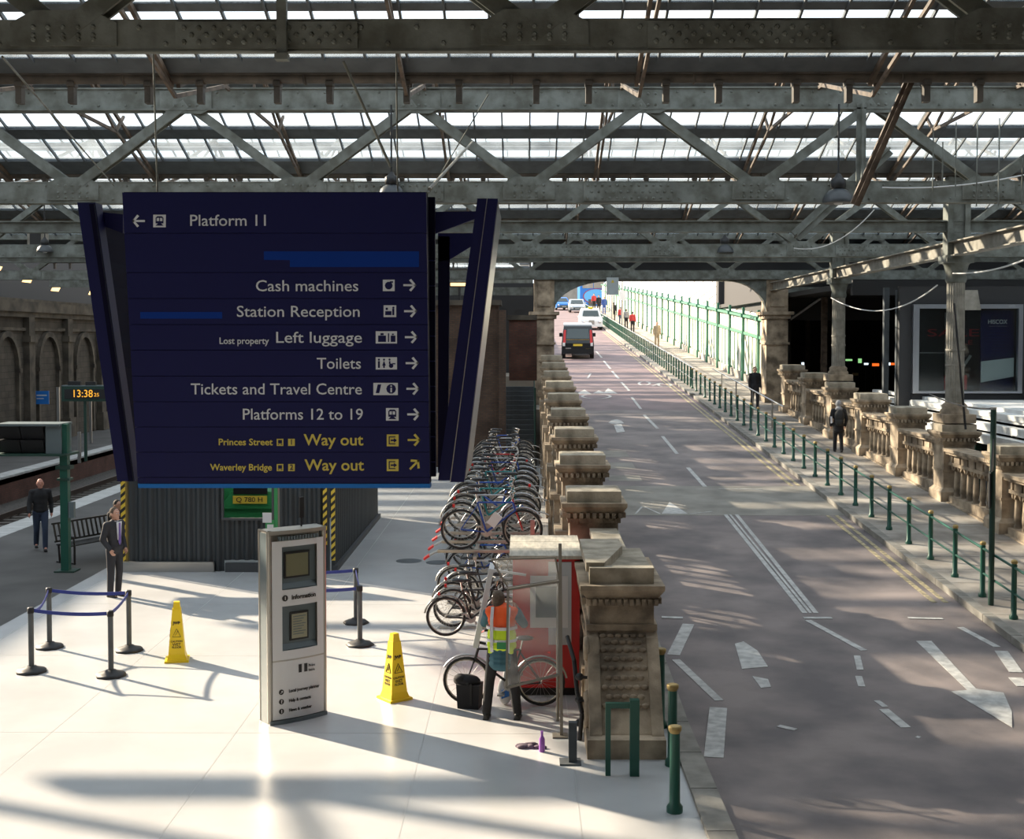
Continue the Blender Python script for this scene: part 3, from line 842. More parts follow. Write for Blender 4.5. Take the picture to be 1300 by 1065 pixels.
# intermediate beams crossing under the gutters
for y, z0, z1, lab in ((32.7, 7.93, 8.17, 'lighter beam under the second gutter'), (44.8, 7.9, 8.1, 'lighter beam under the third gutter'), (69, 8.0, 8.6, 'dark beam beyond the arch')):
    t = struct('cross_beam', lab, 'beam')
    x1 = 32 if y < 58 else .5
    xl = -20 if y < 50 else -26
    b = MB(); b.box(xl, x1, y - .03, y + .03, z0, z1); b.box(xl, x1, y - .14, y + .14, z1, z1 + .03); b.box(xl, x1, y - .14, y + .14, z0 - .03, z0); b.build('beam_web', 'iron', t)
# upright post fixed on the nearest truss, plus near struts
hp = thing('truss_hanger', 'short riveted iron upright clamped on the nearest truss chord', 'bracket', (at(356, 40, 11.7).x, 11.78, 0))
MB().box(-.045, .045, -.04, .04, 7.76, 8.9).build('upright', 'iron', hp); MB().box(-.06, .06, -.07, .05, 7.74, 7.80).build('foot', 'iron', hp)
# braces rising above the nearest truss on the right
# ================================================================ RIGHT SIDE BEYOND THE BALUSTRADE
wr = struct('wall_right', 'dark far side of the station beyond the right balustrade', 'wall')
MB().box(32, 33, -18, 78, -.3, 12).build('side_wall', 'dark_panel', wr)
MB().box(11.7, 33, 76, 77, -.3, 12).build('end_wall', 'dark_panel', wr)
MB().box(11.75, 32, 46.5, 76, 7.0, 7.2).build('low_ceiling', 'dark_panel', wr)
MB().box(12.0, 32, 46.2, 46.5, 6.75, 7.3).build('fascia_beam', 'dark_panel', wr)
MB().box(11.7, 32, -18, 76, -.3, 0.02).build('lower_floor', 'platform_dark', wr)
wb = struct('sky_block_back', 'unseen wall added behind the viewer to block sky light', 'wall')  # unseen wall added to keep sky light off the sign
MB().box(-26, 33, -19, -18, -1.3, 12).build('wall_surface', 'dark_panel', wb)

def column(name, label, x, y, z0, z1, r):
    t = thing(name, label, 'column', (x, y, z0))
    h = z1 - z0
    MB().box(-.42, .42, -.42, .42, 0, .22).build('base', 'stone', t)
    b = MB(); b.lathe([(.36, .22), (.36, .3), (.30, .36), (.32, .44), (r, .52)], n=16); b.build('base_moulding', 'stone', t)
    b = MB()
    n = 24; prof = [(r, .5), (r * .95, h - .7)]
    vs = []
    for rr, z in prof:
        for i in range(n * 2):
            q = rr if i % 2 else rr * .93
            a = math.pi * i / n; vs.append((q * math.cos(a), q * math.sin(a), z))
    m = n * 2
    b.add(vs, [(i, (i + 1) % m, m + (i + 1) % m, m + i) for i in range(m)], False)
    for z in (.34 * h, .43 * h): b.lathe([(r * 1.04, z), (r * 1.04, z + .05)], n=20)
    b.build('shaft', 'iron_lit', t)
    b = MB(); b.lathe([(r, h - .7), (r * 1.15, h - .62), (r * 1.05, h - .5), (r * 1.3, h - .25), (r * 1.5, h - .2)], n=16); b.box(-r * 1.5, r * 1.5, -r * 1.5, r * 1.5, h - .2, h)
    b.build('capital', 'iron', t)
    return t
for y, lab in ((32.7, 'thick fluted iron column on the balustrade pier, in front of the advertising window'), (44.8, 'thinner-looking fluted iron column on the balustrade, third pier from the arch')):
    column('iron_column', lab, 11.15, y, rz_(y) + 1.85 + .25, 7.3, .235)
lg = struct('side_girder', 'sunlit iron girder running along the column tops', 'girder')
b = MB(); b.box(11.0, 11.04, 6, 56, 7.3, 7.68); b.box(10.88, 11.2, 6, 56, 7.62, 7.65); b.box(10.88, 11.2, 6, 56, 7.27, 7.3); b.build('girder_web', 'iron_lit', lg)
for y in (32.7, 44.8):
    t = struct('box_stanchion', 'riveted box post rising from the column at %s' % ('the advertising window' if y < 40 else 'the dark hall opening'), 'post')
    b = MB(); b.box(10.86, 11.0, y - .2, y + .2, 7.3, 9.3); b.box(11.3, 11.44, y - .2, y + .2, 7.3, 9.3); b.box(11.0, 11.3, y - .12, y + .1, 7.3, 9.3)
    b.build('post_body', 'iron', t)
# big diagonal brace at the upper right
for (xa, ya, xb, yb, Y, w, nm) in ((1160, 90, 1085, 260, 20.8, .16, 'tall brown iron strut slanting down beside the bell lamp'), (1010, 300, 1128, 190, 30, .30, 'broad iron brace rising behind the bell lamp')):
    a = at(xa, ya, Y); c = at(xb, yb, Y + .5)
    t = struct('iron_brace', nm, 'brace'); b = MB(); b.bar(a, c, .06, w, up=(1, 0, 0)); b.bar(a, c, w, .05, up=(1, 0, 0)); b.build('brace_bar', 'iron_brown' if Y < 25 else 'iron', t)

# advertising window above the white canopy
az = 3.35
aw = thing('advertising_window', 'big silver-framed advertising window with dark posters above the white canopy', 'window', (12.9, 42, az))
W_, H_ = 3.62, 2.95
b = MB(); b.box(0, .2, -.1, .12, 0, H_); b.box(W_ - .14, W_, -.1, .12, 0, H_); b.box(.2, W_ - .14, -.1, .12, H_ - .14, H_); b.box(.2, W_ - .14, -.1, .12, 0, .07); b.build('frame', 'silver', aw)
MB().box(.2, W_ - .14, 1.3, 1.4, 0, H_).build('back_panel', 'dark_room', aw)
MB().box(.2, W_ - .14, -.01, .0, .07, H_ - .14).build('pane', 'ad_glass', aw)
pn = MB().box(2.35, 3.45, .25, .28, .07, H_ - .2).build('poster', 'navy', aw)
text('lettering', 'HISCOX', .2, 'kiosk_white', pn, (2.58, .240, 2.37), fitw=.64, bold=.003)
MB().box(2.62, 3.22, .243, .248, 2.225, 2.23).build('rule_line', 'sign_white', pn)
l = MB()
for i in range(9): l.box(2.5, 3.35, .24, .248, 2.05 - i * .1, 2.055 - i * .1)
l.build('poster_lines', 'blue_patch', pn, kind='stuff')
l = MB(); l.prism([(2.36, .35), (3.45, .55), (3.45, 1.18), (2.36, 1.05)], .2, .245, 'y'); l.build('pale_panel', 'plastic_clear', aw)
MB().box(1.25, 2.0, .5, .54, .1, .58).build('red_panel', 'red', aw)
ch = MB(); ch.prism([(1.5, .36), (1.68, .46), (1.62, .36), (1.68, .26)], .49, .5, 'y'); ch.build('chevron_mark', 'sign_white', aw)
text('lettering', 'SALE', .36, 'red_dark', aw, (.75, .9, 2.0), fitw=1.75)
text('lettering', 'SALE', .22, 'red_dark', aw, (1.55, .9, 1.68), fitw=.75)
b = MB(); b.box(.5, 1.9, .8, .83, 1.32, 1.35); b.bar((1.7, .6, .55), (2.15, .6, 1.25), .05, .08); b.bar((1.55, 1.1, 0), (1.55, 1.1, 2.7), .2, .1); b.build('inner_bars', 'steel', aw)
text('lettering', 'EXIT', .1, 'sign_white', aw, (3.15, -.105, H_ - .06))
dp = struct('dark_post', 'grey post left of the advertising window', 'post'); b = MB(); b.box(12.25, 12.42, 43, 43.2, 0, 6.9); b.box(12.5, 12.85, 42.3, 42.6, 0, 6.8); b.build('post_body', 'purlin', dp)
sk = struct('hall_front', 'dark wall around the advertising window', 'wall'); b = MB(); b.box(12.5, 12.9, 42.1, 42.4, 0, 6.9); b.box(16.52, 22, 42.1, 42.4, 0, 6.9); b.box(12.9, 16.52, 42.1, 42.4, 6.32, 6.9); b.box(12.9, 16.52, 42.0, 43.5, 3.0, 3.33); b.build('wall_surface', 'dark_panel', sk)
db = thing('departure_display', 'black display with orange letters at the right edge of the picture', 'display', (16.75, 41.2, 3.4))
MB().box(0, 2.4, 0, .2, 0, 1.5).build('case', 'black', db)
for i in range(7):
    text('lettering', 'ON TIME', .2, 'led_orange', db, (.06, -.005, 1.35 - i * .2))
# white stepped canopy
cn_ = thing('white_canopy', 'long white stepped canopy roof behind the right balustrade', 'canopy', (12.3, 30, 0))
for i, (x, z0, z1) in enumerate(((0, 2.35, 2.6), (.25, 2.66, 2.86), (.55, 2.92, 3.10), (.95, 3.14, 3.24))):
    MB().box(x, x + .28, -14, 18, z0, z1).build('fascia', 'white_paint', cn_)
MB().box(.5, 8, -14, 11.8, 3.0, 3.14).build('roof_deck', 'white_paint', cn_)
b = MB()
for i in range(9): b.box(.05, .2, -13 + i * 3.5, -12.8 + i * 3.5, 0, 2.4)
b.build('support_post', 'green_dark', cn_, kind='stuff')
# far shop lights and dark posts in the hall
for i, (px, py, Y, w, h, m) in enumerate([(1068, 460, 70, .5, .25, 'shop_light'), (1078, 457, 72, .6, .2, 'shop_green'), (1092, 458, 73, .3, .5, 'shop_green'), (1100, 462, 70, .35, .2, 'shop_light'), (1112, 463, 71, .6, .3, 'led_orange'), (1126, 462, 70, .65, .3, 'shop_light'), (1134, 462, 74, .4, .25, 'led_orange'), (1145, 463, 73, .5, .3, 'led_orange'), (1086, 475, 66, .5, .3, 'gold'), (1022, 462, 72, .6, .35, 'shop_light'), (1045, 459, 73, .3, .25, 'led_orange')]):
    p = at(px, py, Y)
    kind = {'shop_light': 'white', 'shop_green': 'green', 'led_orange': 'orange', 'gold': 'yellow'}[m]
    where = ['just right of the thinner column', 'second along from the thinner column', 'tallest of the green ones', 'between green and orange lights', 'left of the brightest panel', 'brightest and widest', 'just right of the brightest panel', 'nearest the grey post', 'hanging lower than the others', 'left of the thinner column', 'close beside the thinner column'][i]
    t = thing('shop_sign', 'small lit %s shop sign in the dark hall, %s' % (kind, where), 'sign', tuple(p), group='lit shop signs in the hall')
    w *= .6; h *= .5; MB().box(-w / 2, w / 2, 0, .1, -h / 2, h / 2).build('lit_face', m, t); MB().box(-w / 2 - .05, w / 2 + .05, .1, .25, -h / 2 - .05, h / 2 + .05).build('case', 'black', t); MB().box(-.03, .03, .1, .16, -p.z, 0).build('stand', 'black', t)
for x, y in ((13.3, 56), (17.4, 56), (14.8, 66)):
    p = struct('hall_post', 'thin brown post in the dark hall', 'post'); MB().box(x - .12, x + .12, y - .12, y + .12, 0, 7).build('post_body', 'iron_brown', p)
# sunlit shutter box under the girder
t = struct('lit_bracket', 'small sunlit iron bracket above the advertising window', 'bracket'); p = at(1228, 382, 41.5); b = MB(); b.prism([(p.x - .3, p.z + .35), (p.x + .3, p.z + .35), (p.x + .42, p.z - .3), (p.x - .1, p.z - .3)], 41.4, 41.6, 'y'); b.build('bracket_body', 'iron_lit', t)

# ---- bell lamps
def bell_lamp(px, py, Y, dia, label, top):
    p = at(px, py, Y)
    t = thing('bell_lamp', label, 'lamp', tuple(p), group='bell lamps hanging from the trusses')
    r = dia / 2
    b = MB(); b.lathe([(r, 0), (r * 1.02, .03 * dia), (r * .97, .14 * dia), (r * .85, .28 * dia), (r * .62, .40 * dia), (r * .35, .46 * dia)], n=20); b.build('shade', 'lamp_grey', t)
    b = MB(); b.lathe([(r * .36, .44 * dia), (r * .5, .5 * dia), (r * .5, .74 * dia), (r * .28, .82 * dia), (r * .12, .95 * dia)], n=14); b.build('housing', 'black', t)
    MB().tube((0, 0, .9 * dia), (0, 0, top - p.z), .02, n=6).build('stem', 'black', t)
    MB().lathe([(r * .2, -.03), (r * .3, .0)], n=10).build('bulb', 'plastic_clear', t)
bell_lamp(1064, 258, 24.1, .59, 'dark grey bell lamp hanging beside the brown strut at the upper right', 9.6)
bell_lamp(920, 321, 40.6, .60, 'smaller-looking grey bell lamp hanging over the ramp pavement', 7.85)
bell_lamp(497, 250, 24.1, .5, 'bell lamp half hidden behind the top of the navy sign', 9.6)
bell_lamp(57, 320, 40.2, .5, 'dim bell lamp hanging over the tracks', 9.6)
# ---- cables
def cable(pts, r, name, label, m='plastic_clear', grp=None):
    o = MB(); o.path([at(*p) for p in pts], r, 6); c = o.build(name, m); return tag(c, label, 'cable', grp)
def sag(x0, y0, x1, y1, Y0, Y1, s, n=14):
    return [(x0 + (x1 - x0) * t, y0 + (y1 - y0) * t + s * 4 * t * (1 - t), Y0 + (Y1 - Y0) * t) for t in [i / n for i in range(n + 1)]]
cable(sag(1110, 266, 1008, 315, 31, 31, 17), .014, 'hanging_cable', 'pale cable sagging from the beam right of the bell lamp')
cable(sag(1190, 362, 1055, 378, 32.4, 44.4, 24), .018, 'hanging_cable', 'pale cable sagging between the two fluted columns')
cable(sag(1300, 330, 1210, 347, 27, 32.4, 5), .02, 'hanging_cable', 'cable curving off the thick column to the right edge')
cable(sag(1300, 222, 1120, 238, 24, 24, 6), .014, 'hanging_cable', 'cable running along the second truss at the upper right')
cable(sag(1211, 385, 1226, 545, 32.1, 32.1, 1) , .03, 'black_cable', 'black cable hanging down beside the thick fluted column', 'black')
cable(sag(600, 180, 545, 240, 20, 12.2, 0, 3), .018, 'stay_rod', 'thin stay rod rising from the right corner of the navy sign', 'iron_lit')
cable(sag(436, 78, 496, 212, 11.6, 12.1, 0, 2), .014, 'stay_rod', 'thin stay rod from the nearest truss to the top of the navy sign', 'iron')
cable([(620, 120, 16), (545, 245, 16)], .008, 'stay_wire', 'thin slanting wire above the navy sign', 'iron')
cable([(3, 72, 12.1), (145, 236, 24.3)], .012, 'stay_wire', 'beaded wire slanting down at the upper left', 'iron')
cable(sag(1180, 500, 1258, 519, 32, 22.4, 5), .018, 'sign_cable', 'black cable running to the top of the traffic sign pole', 'black')
for i, (px, y0, y1) in enumerate(((1185, 165, 262), (1214, 155, 250), (1241, 155, 262), (1269, 150, 262), (1197, 180, 235), (1298, 200, 260))):
    a = at(px, y0, 23.0); c = at(px, y1, 23.0)
    o = MB().tube((a.x, 23, a.z), (a.x, 23, c.z), .012, n=6).build('hanging_rod', 'iron'); tag(o, ['thin roof rod just left of the box stanchion, above the side girder', 'second of the thin roof rods counted from the box stanchion', 'third thin roof rod right of the box stanchion', 'fourth thin roof rod right of the box stanchion', 'short thin roof rod in front of the box stanchion', 'thin roof rod at the very edge of the picture on the right'][i], 'rod', 'thin rods at the upper right')

# ---- the bright screen wall beyond the arch
gw = struct('screen_wall', 'sunlit cream wall with green iron posts along the upper ramp', 'wall')
sloped(MB(), 11.75, 11.95, 57.3, 190, 2.55, 0).build('wall_panel', 'panel_pale', gw)
sloped(MB(), 11.8, 11.86, 57.3, 190, 3.5, 2.6).build('upper_glazing', 'panel_pale', gw)
sloped(MB(), 11.55, 11.95, 57.3, 190, 3.62, 3.5).build('eaves_rail', 'green_iron', gw)
sloped(MB(), 11.6, 11.95, 57.3, 190, 2.72, 2.58).build('middle_rail', 'green_iron', gw)
sloped(MB(), 11.62, 11.95, 57.3, 190, .5, .12).build('stone_plinth', 'pavement', gw)
pm = MB(); pm.box(-.07, .07, -.06, .06, 0, 3.9); pm.box(-.10, .10, -.10, .10, 0, .5); pm.box(-.16, .12, -.12, .12, 3.35, 3.55)
wp = MB(); wp.box(-.02, .03, -.025, .025, .5, 2.6)
pb_ = wp_ = None
for i in range(29):
    y = 58.2 + i * 4.35; z = rz_(y) + .1
    if pb_ is None: pb_ = pm.build('iron_post', 'green_iron', gw); o = pb_
    else: o = put(pb_, gw)
    o.location = (11.62, y, z)
    for q in (1, 2, 3):
        if i < 12:
            if wp_ is None: wp_ = wp.build('thin_post', 'green_iron', gw); o = wp_
            else: o = put(wp_, gw)
            o.location = (11.7, y + q * 1.09, z)
# glazed roof rising behind it
b = MB(); b.hexa([(11.95, 57.3, rz_(57.3) + 3.6), (19, 57.3, rz_(57.3) + 8.5), (19, 190, rz_(190) + 8.5), (11.95, 190, rz_(190) + 3.6)] + [(11.95, 57.3, rz_(57.3) + 3.7), (19, 57.3, rz_(57.3) + 8.6), (19, 190, rz_(190) + 8.6), (11.95, 190, rz_(190) + 3.7)])
b.build('sloping_roof', 'white_paint', gw)
rb = MB(); rb.bar((0, 0, .05), (7.05, 0, 4.95), .07, .1); ro = rb.build('roof_rib', 'stone_top', gw); ro.location = (11.95, 58.2, rz_(58.2) + 3.65)
for i in range(1, 30): put(ro, gw, (11.95, 58.2 + i * 4.35, rz_(58.2 + i * 4.35) + 3.65))

# ================================================================ PAVEMENT RAILING
rl = thing('pavement_railing', 'green iron railing with brass-capped posts between road and pavement', 'railing', (8.36, 0, 0))
pm = MB(); pm.lathe([(.075, 0), (.075, .05), (.05, .08), (.045, .9), (.052, .92), (.04, .95)], n=10)
cm = MB(); cm.lathe([(.05, .95), (.058, .98), (.045, 1.01), (.02, 1.02)], n=10)
yP = [22.9 - 1.47 * 2 + 1.47 * i for i in range(30)]
a_ = b_ = None
for y in yP:
    z = rz_(y) + .115
    if a_ is None: a_ = pm.build('post', 'green_post', rl); b_ = cm.build('cap', 'gold', a_); o = a_
    else: o = put(a_, rl); put(b_, o)
    o.location = (0, y, z)
def rail(z, r, y0, y1, nm, m='green_post'):
    MB().tube((0, y0, rz_(y0) + z), (0, y1, rz_(y1) + z), r, n=8).build(nm, m, rl)
rail(1.0, .024, RY, 60, 'handrail'); rail(.55, .02, RY, 60, 'middle_rail')
r2 = thing('upper_railing', 'close-set pale railing beyond the arch at the top of the ramp', 'railing', (8.36, 0, 0))
p2 = None
for i in range(90):
    y = 63.2 + i * 1.2
    if p2 is None: p2 = MB().tube((0, 0, 0), (0, 0, 1.05), .05, n=6).build('post', 'green_post', r2); o = p2
    else: o = put(p2, r2)
    o.location = (0, y, rz_(y) + .115)
MB().tube((0, 62, rz_(62) + 1.15), (0, 172, rz_(172) + 1.15), .035, n=6).build('handrail', 'steel', r2)
MB().tube((0, 62, rz_(62) + .6), (0, 172, rz_(172) + .6), .025, n=6).build('middle_rail', 'steel', r2)
r3 = thing('inner_railing', 'short pale handrail beside the arch pier on the pavement', 'railing', (9.26, 45, 0)); r3.location.y = 0
MB().tube((0, 45, rz_(45) + 1.15), (0, 62, rz_(62) + 1.15), .03, n=6).build('handrail', 'steel', r3)
b = MB()
for y in (47, 51, 55, 59): b.tube((0, y, rz_(y)), (0, y, rz_(y) + 1.15), .03, n=6)
b.build('posts', 'steel', r3, kind='stuff')

# ---- traffic sign seen from behind
p = rp(1258, 768, .115)
ts = thing('traffic_sign', 'traffic sign seen from behind on a green pole among the railings', 'sign', (p.x, p.y, p.z))
zt = at(1258, 520, p.y).z - p.z
MB().tube((0, 0, 0), (0, 0, zt), .05, n=10).build('pole', 'green_dark', ts)
MB().lathe([(.055, zt), (.055, zt + .04)], n=10).build('pole_cap', 'steel', ts)
z1 = at(1258, 597, p.y).z - p.z; z2 = at(1258, 560, p.y).z - p.z
tp = MB(); tp.prism([(-.3, z1), (.3, z1), (.0, z2 + .05)], -.012, .012, 'y'); o = tp.build('triangular_plate', 'black', ts); o.rotation_euler.z = R(62); o.location = (-.02, -.07, 0)
z3 = at(1258, 643, p.y).z - p.z
tp = MB(); tp.box(-.24, .24, -.012, .012, z3, z1 - .03); o = tp.build('rectangular_plate', 'black', ts); o.rotation_euler.z = R(72); o.location = (-.07, -.05, 0)

# ---- bollards and the green hoop at the foot of the ramp
for (px, py, Y, lab) in ((838.7, 822.6, 16.6, 'green bollard tight behind the scroll of the end pier'), (854, 868, 15.1, 'green bollard between the other two at the ramp foot'), (857, 921, 13.6, 'nearest green bollard, its brass cap lowest in the picture')):
    q = at(px, py, Y)
    t = thing('bollard', lab, 'bollard', (q.x, Y, 0), group='green bollards at the foot of the ramp')
    h = q.z
    MB().lathe([(.09, 0), (.09, .06), (.06, .1), (.055, h - .08)], n=12).build('shaft', 'green_post', t)
    MB().lathe([(.055, h - .08), (.072, h - .05), (.075, h - .01), (.05, h)], n=12).build('cap', 'gold', t)
t = thing('guard_hoop', 'green steel guard hoop in front of the carved scroll', 'guard', (1.14, 14.75, 0))
a = at(772, 892, 14.75); c = at(805, 890, 14.75)
MB().box(a.x - 1.14 - .03, a.x - 1.14 + .03, -.03, .03, 0, a.z).build('post', 'green_post', t)
MB().box(c.x - 1.14 - .05, c.x - 1.14 + .06, -.05, .05, 0, c.z + .02).build('post', 'green_post', t)
MB().box(a.x - 1.14 + .03, c.x - 1.14 - .05, -.03, .03, a.z - .06, a.z).build('top_bar', 'green_post', t)

# ================================================================ THE NAVY SIGN
SY = 12.0
sg = thing('direction_sign', 'huge navy blue direction sign listing platforms, toilets and way out', 'sign', (-2.2, SY, 3.7))
def SL2(px, py, dy=0.0):       # local point on the sign face
    q = at(px, py, SY + dy); return Vector((q.x + 2.2, dy, q.z - 3.7))
def edge(y): f = (y - 244) / (616 - 244); return 155 + 20 * f, 541 + 4.5 * f
rows = [244, 296, 346, 379, 412, 444.5, 477.5, 510, 542, 574, 606, 614]
for i, (y0, y1) in enumerate(zip(rows[:-1], rows[1:])):
    b = MB(); l0, r0 = edge(y0 + .35); l1, r1 = edge(y1 - .35)
    f = [SL2(l1, y1 - .35), SL2(r1, y1 - .35), SL2(r0, y0 + .35), SL2(l0, y0 + .35)]
    k = [v + Vector((0, .05, 0)) for v in f]
    b.add(f + k, [(0, 1, 2, 3), (7, 6, 5, 4), (0, 4, 5, 1), (1, 5, 6, 2), (2, 6, 7, 3), (3, 7, 4, 0)])
    b.build('sign_board', 'navy', sg)
f = [SL2(*p) for p in ((175, 614), (545.5, 614), (541, 243), (155, 243))]
b = MB(); b.add([v + Vector((0, .05, 0)) for v in f] + [v + Vector((0, .22, 0)) for v in f], [(0, 1, 2, 3), (7, 6, 5, 4), (0, 4, 5, 1), (1, 5, 6, 2), (2, 6, 7, 3), (3, 7, 4, 0)]); b.build('backing_case', 'navy_seam', sg)
f = [SL2(*p, -.005) for p in ((175.5, 619.5), (546, 619.5), (545.5, 614.2), (175, 614.2))]
b = MB(); b.add(f + [v + Vector((0, .2, 0)) for v in f], [(0, 1, 2, 3), (7, 6, 5, 4), (0, 4, 5, 1), (1, 5, 6, 2), (2, 6, 7, 3), (3, 7, 4, 0)]); b.build('blue_edge', 'blue_line', sg)
PX = SY / F
def lab(s, xl, xr, y, cap, m='sign_white', bold=.0, nm='lettering'):
    q = SL2(xl, y, -.004)
    size = cap * PX / .72
    return text(nm, s, size, m, sg, q, depth=.001, bold=bold, fitw=(xr - xl) * PX, zdir=(0, 0, 1))
for s, xl, xr, y, cap in (('Platform 11', 240, 336, 280.5, 14.5), ('Cash machines', 324, 454, 363.5, 14.5), ('Station Reception', 300, 456, 396, 14.5), ('Left luggage', 349, 458, 429, 14.5), ('Toilets', 402, 458, 462, 14.5), ('Tickets and Travel Centre', 242, 460, 494.5, 14.5), ('Platforms 12 to 19', 307, 460, 526.5, 14.5)):
    lab(s, xl, xr, y, cap, bold=.0006)
lab('Lost property', 278, 341, 433, 8.5, bold=.001)
for s, xl, xr, y in (('Way out', 386, 462, 559), ('Way out', 387, 463, 591)): lab(s, xl, xr, y, 14.5, 'sign_yellow', .0022)
lab('Princes Street', 277, 346, 561.5, 8.5, 'sign_yellow', .0015); lab('Waverley Bridge', 267, 346, 593.5, 8.5, 'sign_yellow', .0015)
def srect(xl, y0, xr, y1, m, d=-.003, nm='symbol', parent=None):
    f = [SL2(*p, d) for p in ((xl, y1), (xr, y1), (xr, y0), (xl, y0))]
    return MB().add(f + [v + Vector((0, .002, 0)) for v in f], [(0, 1, 2, 3), (7, 6, 5, 4), (0, 4, 5, 1), (1, 5, 6, 2), (2, 6, 7, 3), (3, 7, 4, 0)]).build(nm, m, parent or sg)
def spoly(pts, m, d=-.003, nm='symbol', parent=None, mb=None, build=True):
    f = [SL2(*p, d) for p in pts]; n = len(f)
    b = mb or MB(); b.add(f + [v + Vector((0, .002, 0)) for v in f], [tuple(range(n)), tuple(range(2 * n - 1, n - 1, -1))] + [(i, i + n, (i + 1) % n + n, (i + 1) % n) for i in range(n)])
    return b.build(nm, m, parent or sg) if build else b
def arrow(cx, cy, m, ang=0, s=1.0):
    c, q = math.cos(ang), math.sin(ang)
    def T(x, y): return (cx + (x * c - y * q) * s, cy + (x * q + y * c) * s)
    b = MB()
    for poly in ([(-8, -1.3), (4.5, -1.3), (4.5, 1.3), (-8, 1.3)], [(8.5, 0), (6.7, 1.8), (-.6, -6.2), (1.8, -8)], [(8.5, 0), (6.7, -1.8), (-.6, 6.2), (1.8, 8)]):
        spoly([T(*p) for p in poly], m, -.003, mb=b, build=False)
    b.build('arrow', m, sg)
arrow(176, 280.5, 'sign_white', math.pi)
for i, y in enumerate((362, 395, 428, 461, 493.5, 526)): arrow(520 + i * 1.0, y, 'sign_white')
arrow(525.5, 558.5, 'sign_yellow'); arrow(526, 590, 'sign_yellow', -math.pi / 4)
def icon(x0, y0, x1, y1, marks, m='sign_white'):
    o = srect(x0, y0, x1, y1, m, -.003, 'symbol_tile')
    b = MB()
    for k in marks:
        if k[0] == 'r': spoly([(k[1], k[4]), (k[3], k[4]), (k[3], k[2]), (k[1], k[2])], 'navy', -.0055, mb=b, build=False)
        elif k[0] == 'p': spoly(k[1], 'navy', -.0055, mb=b, build=False)
        else:
            cx, cy, r = k[1:]; spoly([(cx + r * math.cos(-i * math.pi / 5), cy + r * math.sin(-i * math.pi / 5)) for i in range(10)], 'navy', -.0055, mb=b, build=False)
    b.build('symbol', 'navy', o)
def train_icon(x, y, m='sign_white'):
    icon(x - 8, y - 8, x + 8, y + 8, [('p', [(x - 5, y + 3), (x - 5, y - 4), (x - 3, y - 6), (x + 3, y - 6), (x + 5, y - 4), (x + 5, y + 3)]), ('p', [(x - 5, y + 6), (x - 2, y + 3), (x + 2, y + 3), (x + 5, y + 6)])], m)
    b = MB(); spoly([(x - 3.6, y + .2), (x - .6, y + .2), (x - .6, y - 4), (x - 3.6, y - 3.6)], m, -.008, mb=b, build=False); spoly([(x + .6, y + .2), (x + 3.6, y + .2), (x + 3.6, y - 3.6), (x + .6, y - 4)], m, -.008, mb=b, build=False); b.build('symbol', m, sg)
train_icon(202.5, 280.5); train_icon(498, 526)
icon(486, 355, 501, 369.5, [('c', 493.5, 362.5, 5), ('r', 495, 357, 499, 359)])
icon(487, 387.5, 503, 402.5, [('c', 491, 392, 1.6), ('r', 489, 395, 497, 400), ('r', 498, 392, 500.5, 400), ('c', 499.3, 390.5, 1.4)])
icon(477, 420.5, 504, 436, [('r', 480, 426, 490, 434), ('r', 483, 423, 487, 425.5), ('r', 492.5, 423, 494, 434), ('r', 496, 426, 502, 434), ('r', 497.5, 423.5, 500, 425)])
icon(477, 453.5, 504, 469, [('c', 481, 456.5, 1.3), ('r', 479.8, 458.5, 482.2, 467), ('c', 487.5, 456.5, 1.3), ('p', [(485.2, 464), (487.5, 458), (489.8, 464)]), ('r', 486.5, 463, 488.5, 467), ('c', 494.5, 456.5, 1.3), ('r', 493.8, 458.5, 495.6, 462), ('c', 496.5, 464.3, 2.9), ('r', 498, 461, 502, 462.5)])
icon(474, 486, 505, 501.5, [('p', [(477, 499), (479.5, 488), (484, 488), (481.5, 499)]), ('c', 496.5, 493.7, 6.2)])
b = MB(); spoly([(495.6, 498), (497.6, 498), (497.6, 492.2), (495.6, 492.2)], 'sign_white', -.008, mb=b, build=False); spoly([(495.6, 491), (497.6, 491), (497.6, 489.2), (495.6, 489.2)], 'sign_white', -.008, mb=b, build=False); spoly([(485.5, 499), (487, 499), (490, 488), (488.5, 488)], 'navy', -.006, mb=b, build=False); b.build('symbol', 'sign_white', sg)
for y in (559, 590.5):
    icon(491, y - 7.5, 506, y + 7.5, [('r', 493.5, y - 5, 494.7, y + 5), ('r', 494.7, y - 5, 502, y - 3.8), ('r', 494.7, y + 3.8, 502, y + 5), ('r', 496, y - 1, 500, y + 1), ('p', [(500, y - 3), (504, y), (500, y + 3)])], 'sign_yellow')
for x, y, s in ((355.5, 561.5, ''), (370, 561.5, '1'), (355.5, 593.5, ''), (370, 593.5, '2')):
    icon(x - 4.2, y - 4.5, x + 4.2, y + 4.5, [('r', x - 2.5, y - 3, x + 2.5, y + 1.5), ('r', x - 2.8, y + 2.2, x - 1, y + 3.2), ('r', x + 1, y + 2.2, x + 2.8, y + 3.2)] if not s else [], 'sign_yellow')
    if s: text('lettering', s, 9.5 * PX, 'navy', sg, SL2(x, y, -.006), align='CENTER', depth=.001, bold=.001)
srect(335, 319, 532, 330, 'blue_patch', -.002, 'cover_strip'); srect(368, 328, 532, 339, 'blue_patch', -.0025, 'cover_strip'); srect(178, 396, 282, 404.5, 'blue_patch', -.002, 'cover_strip')
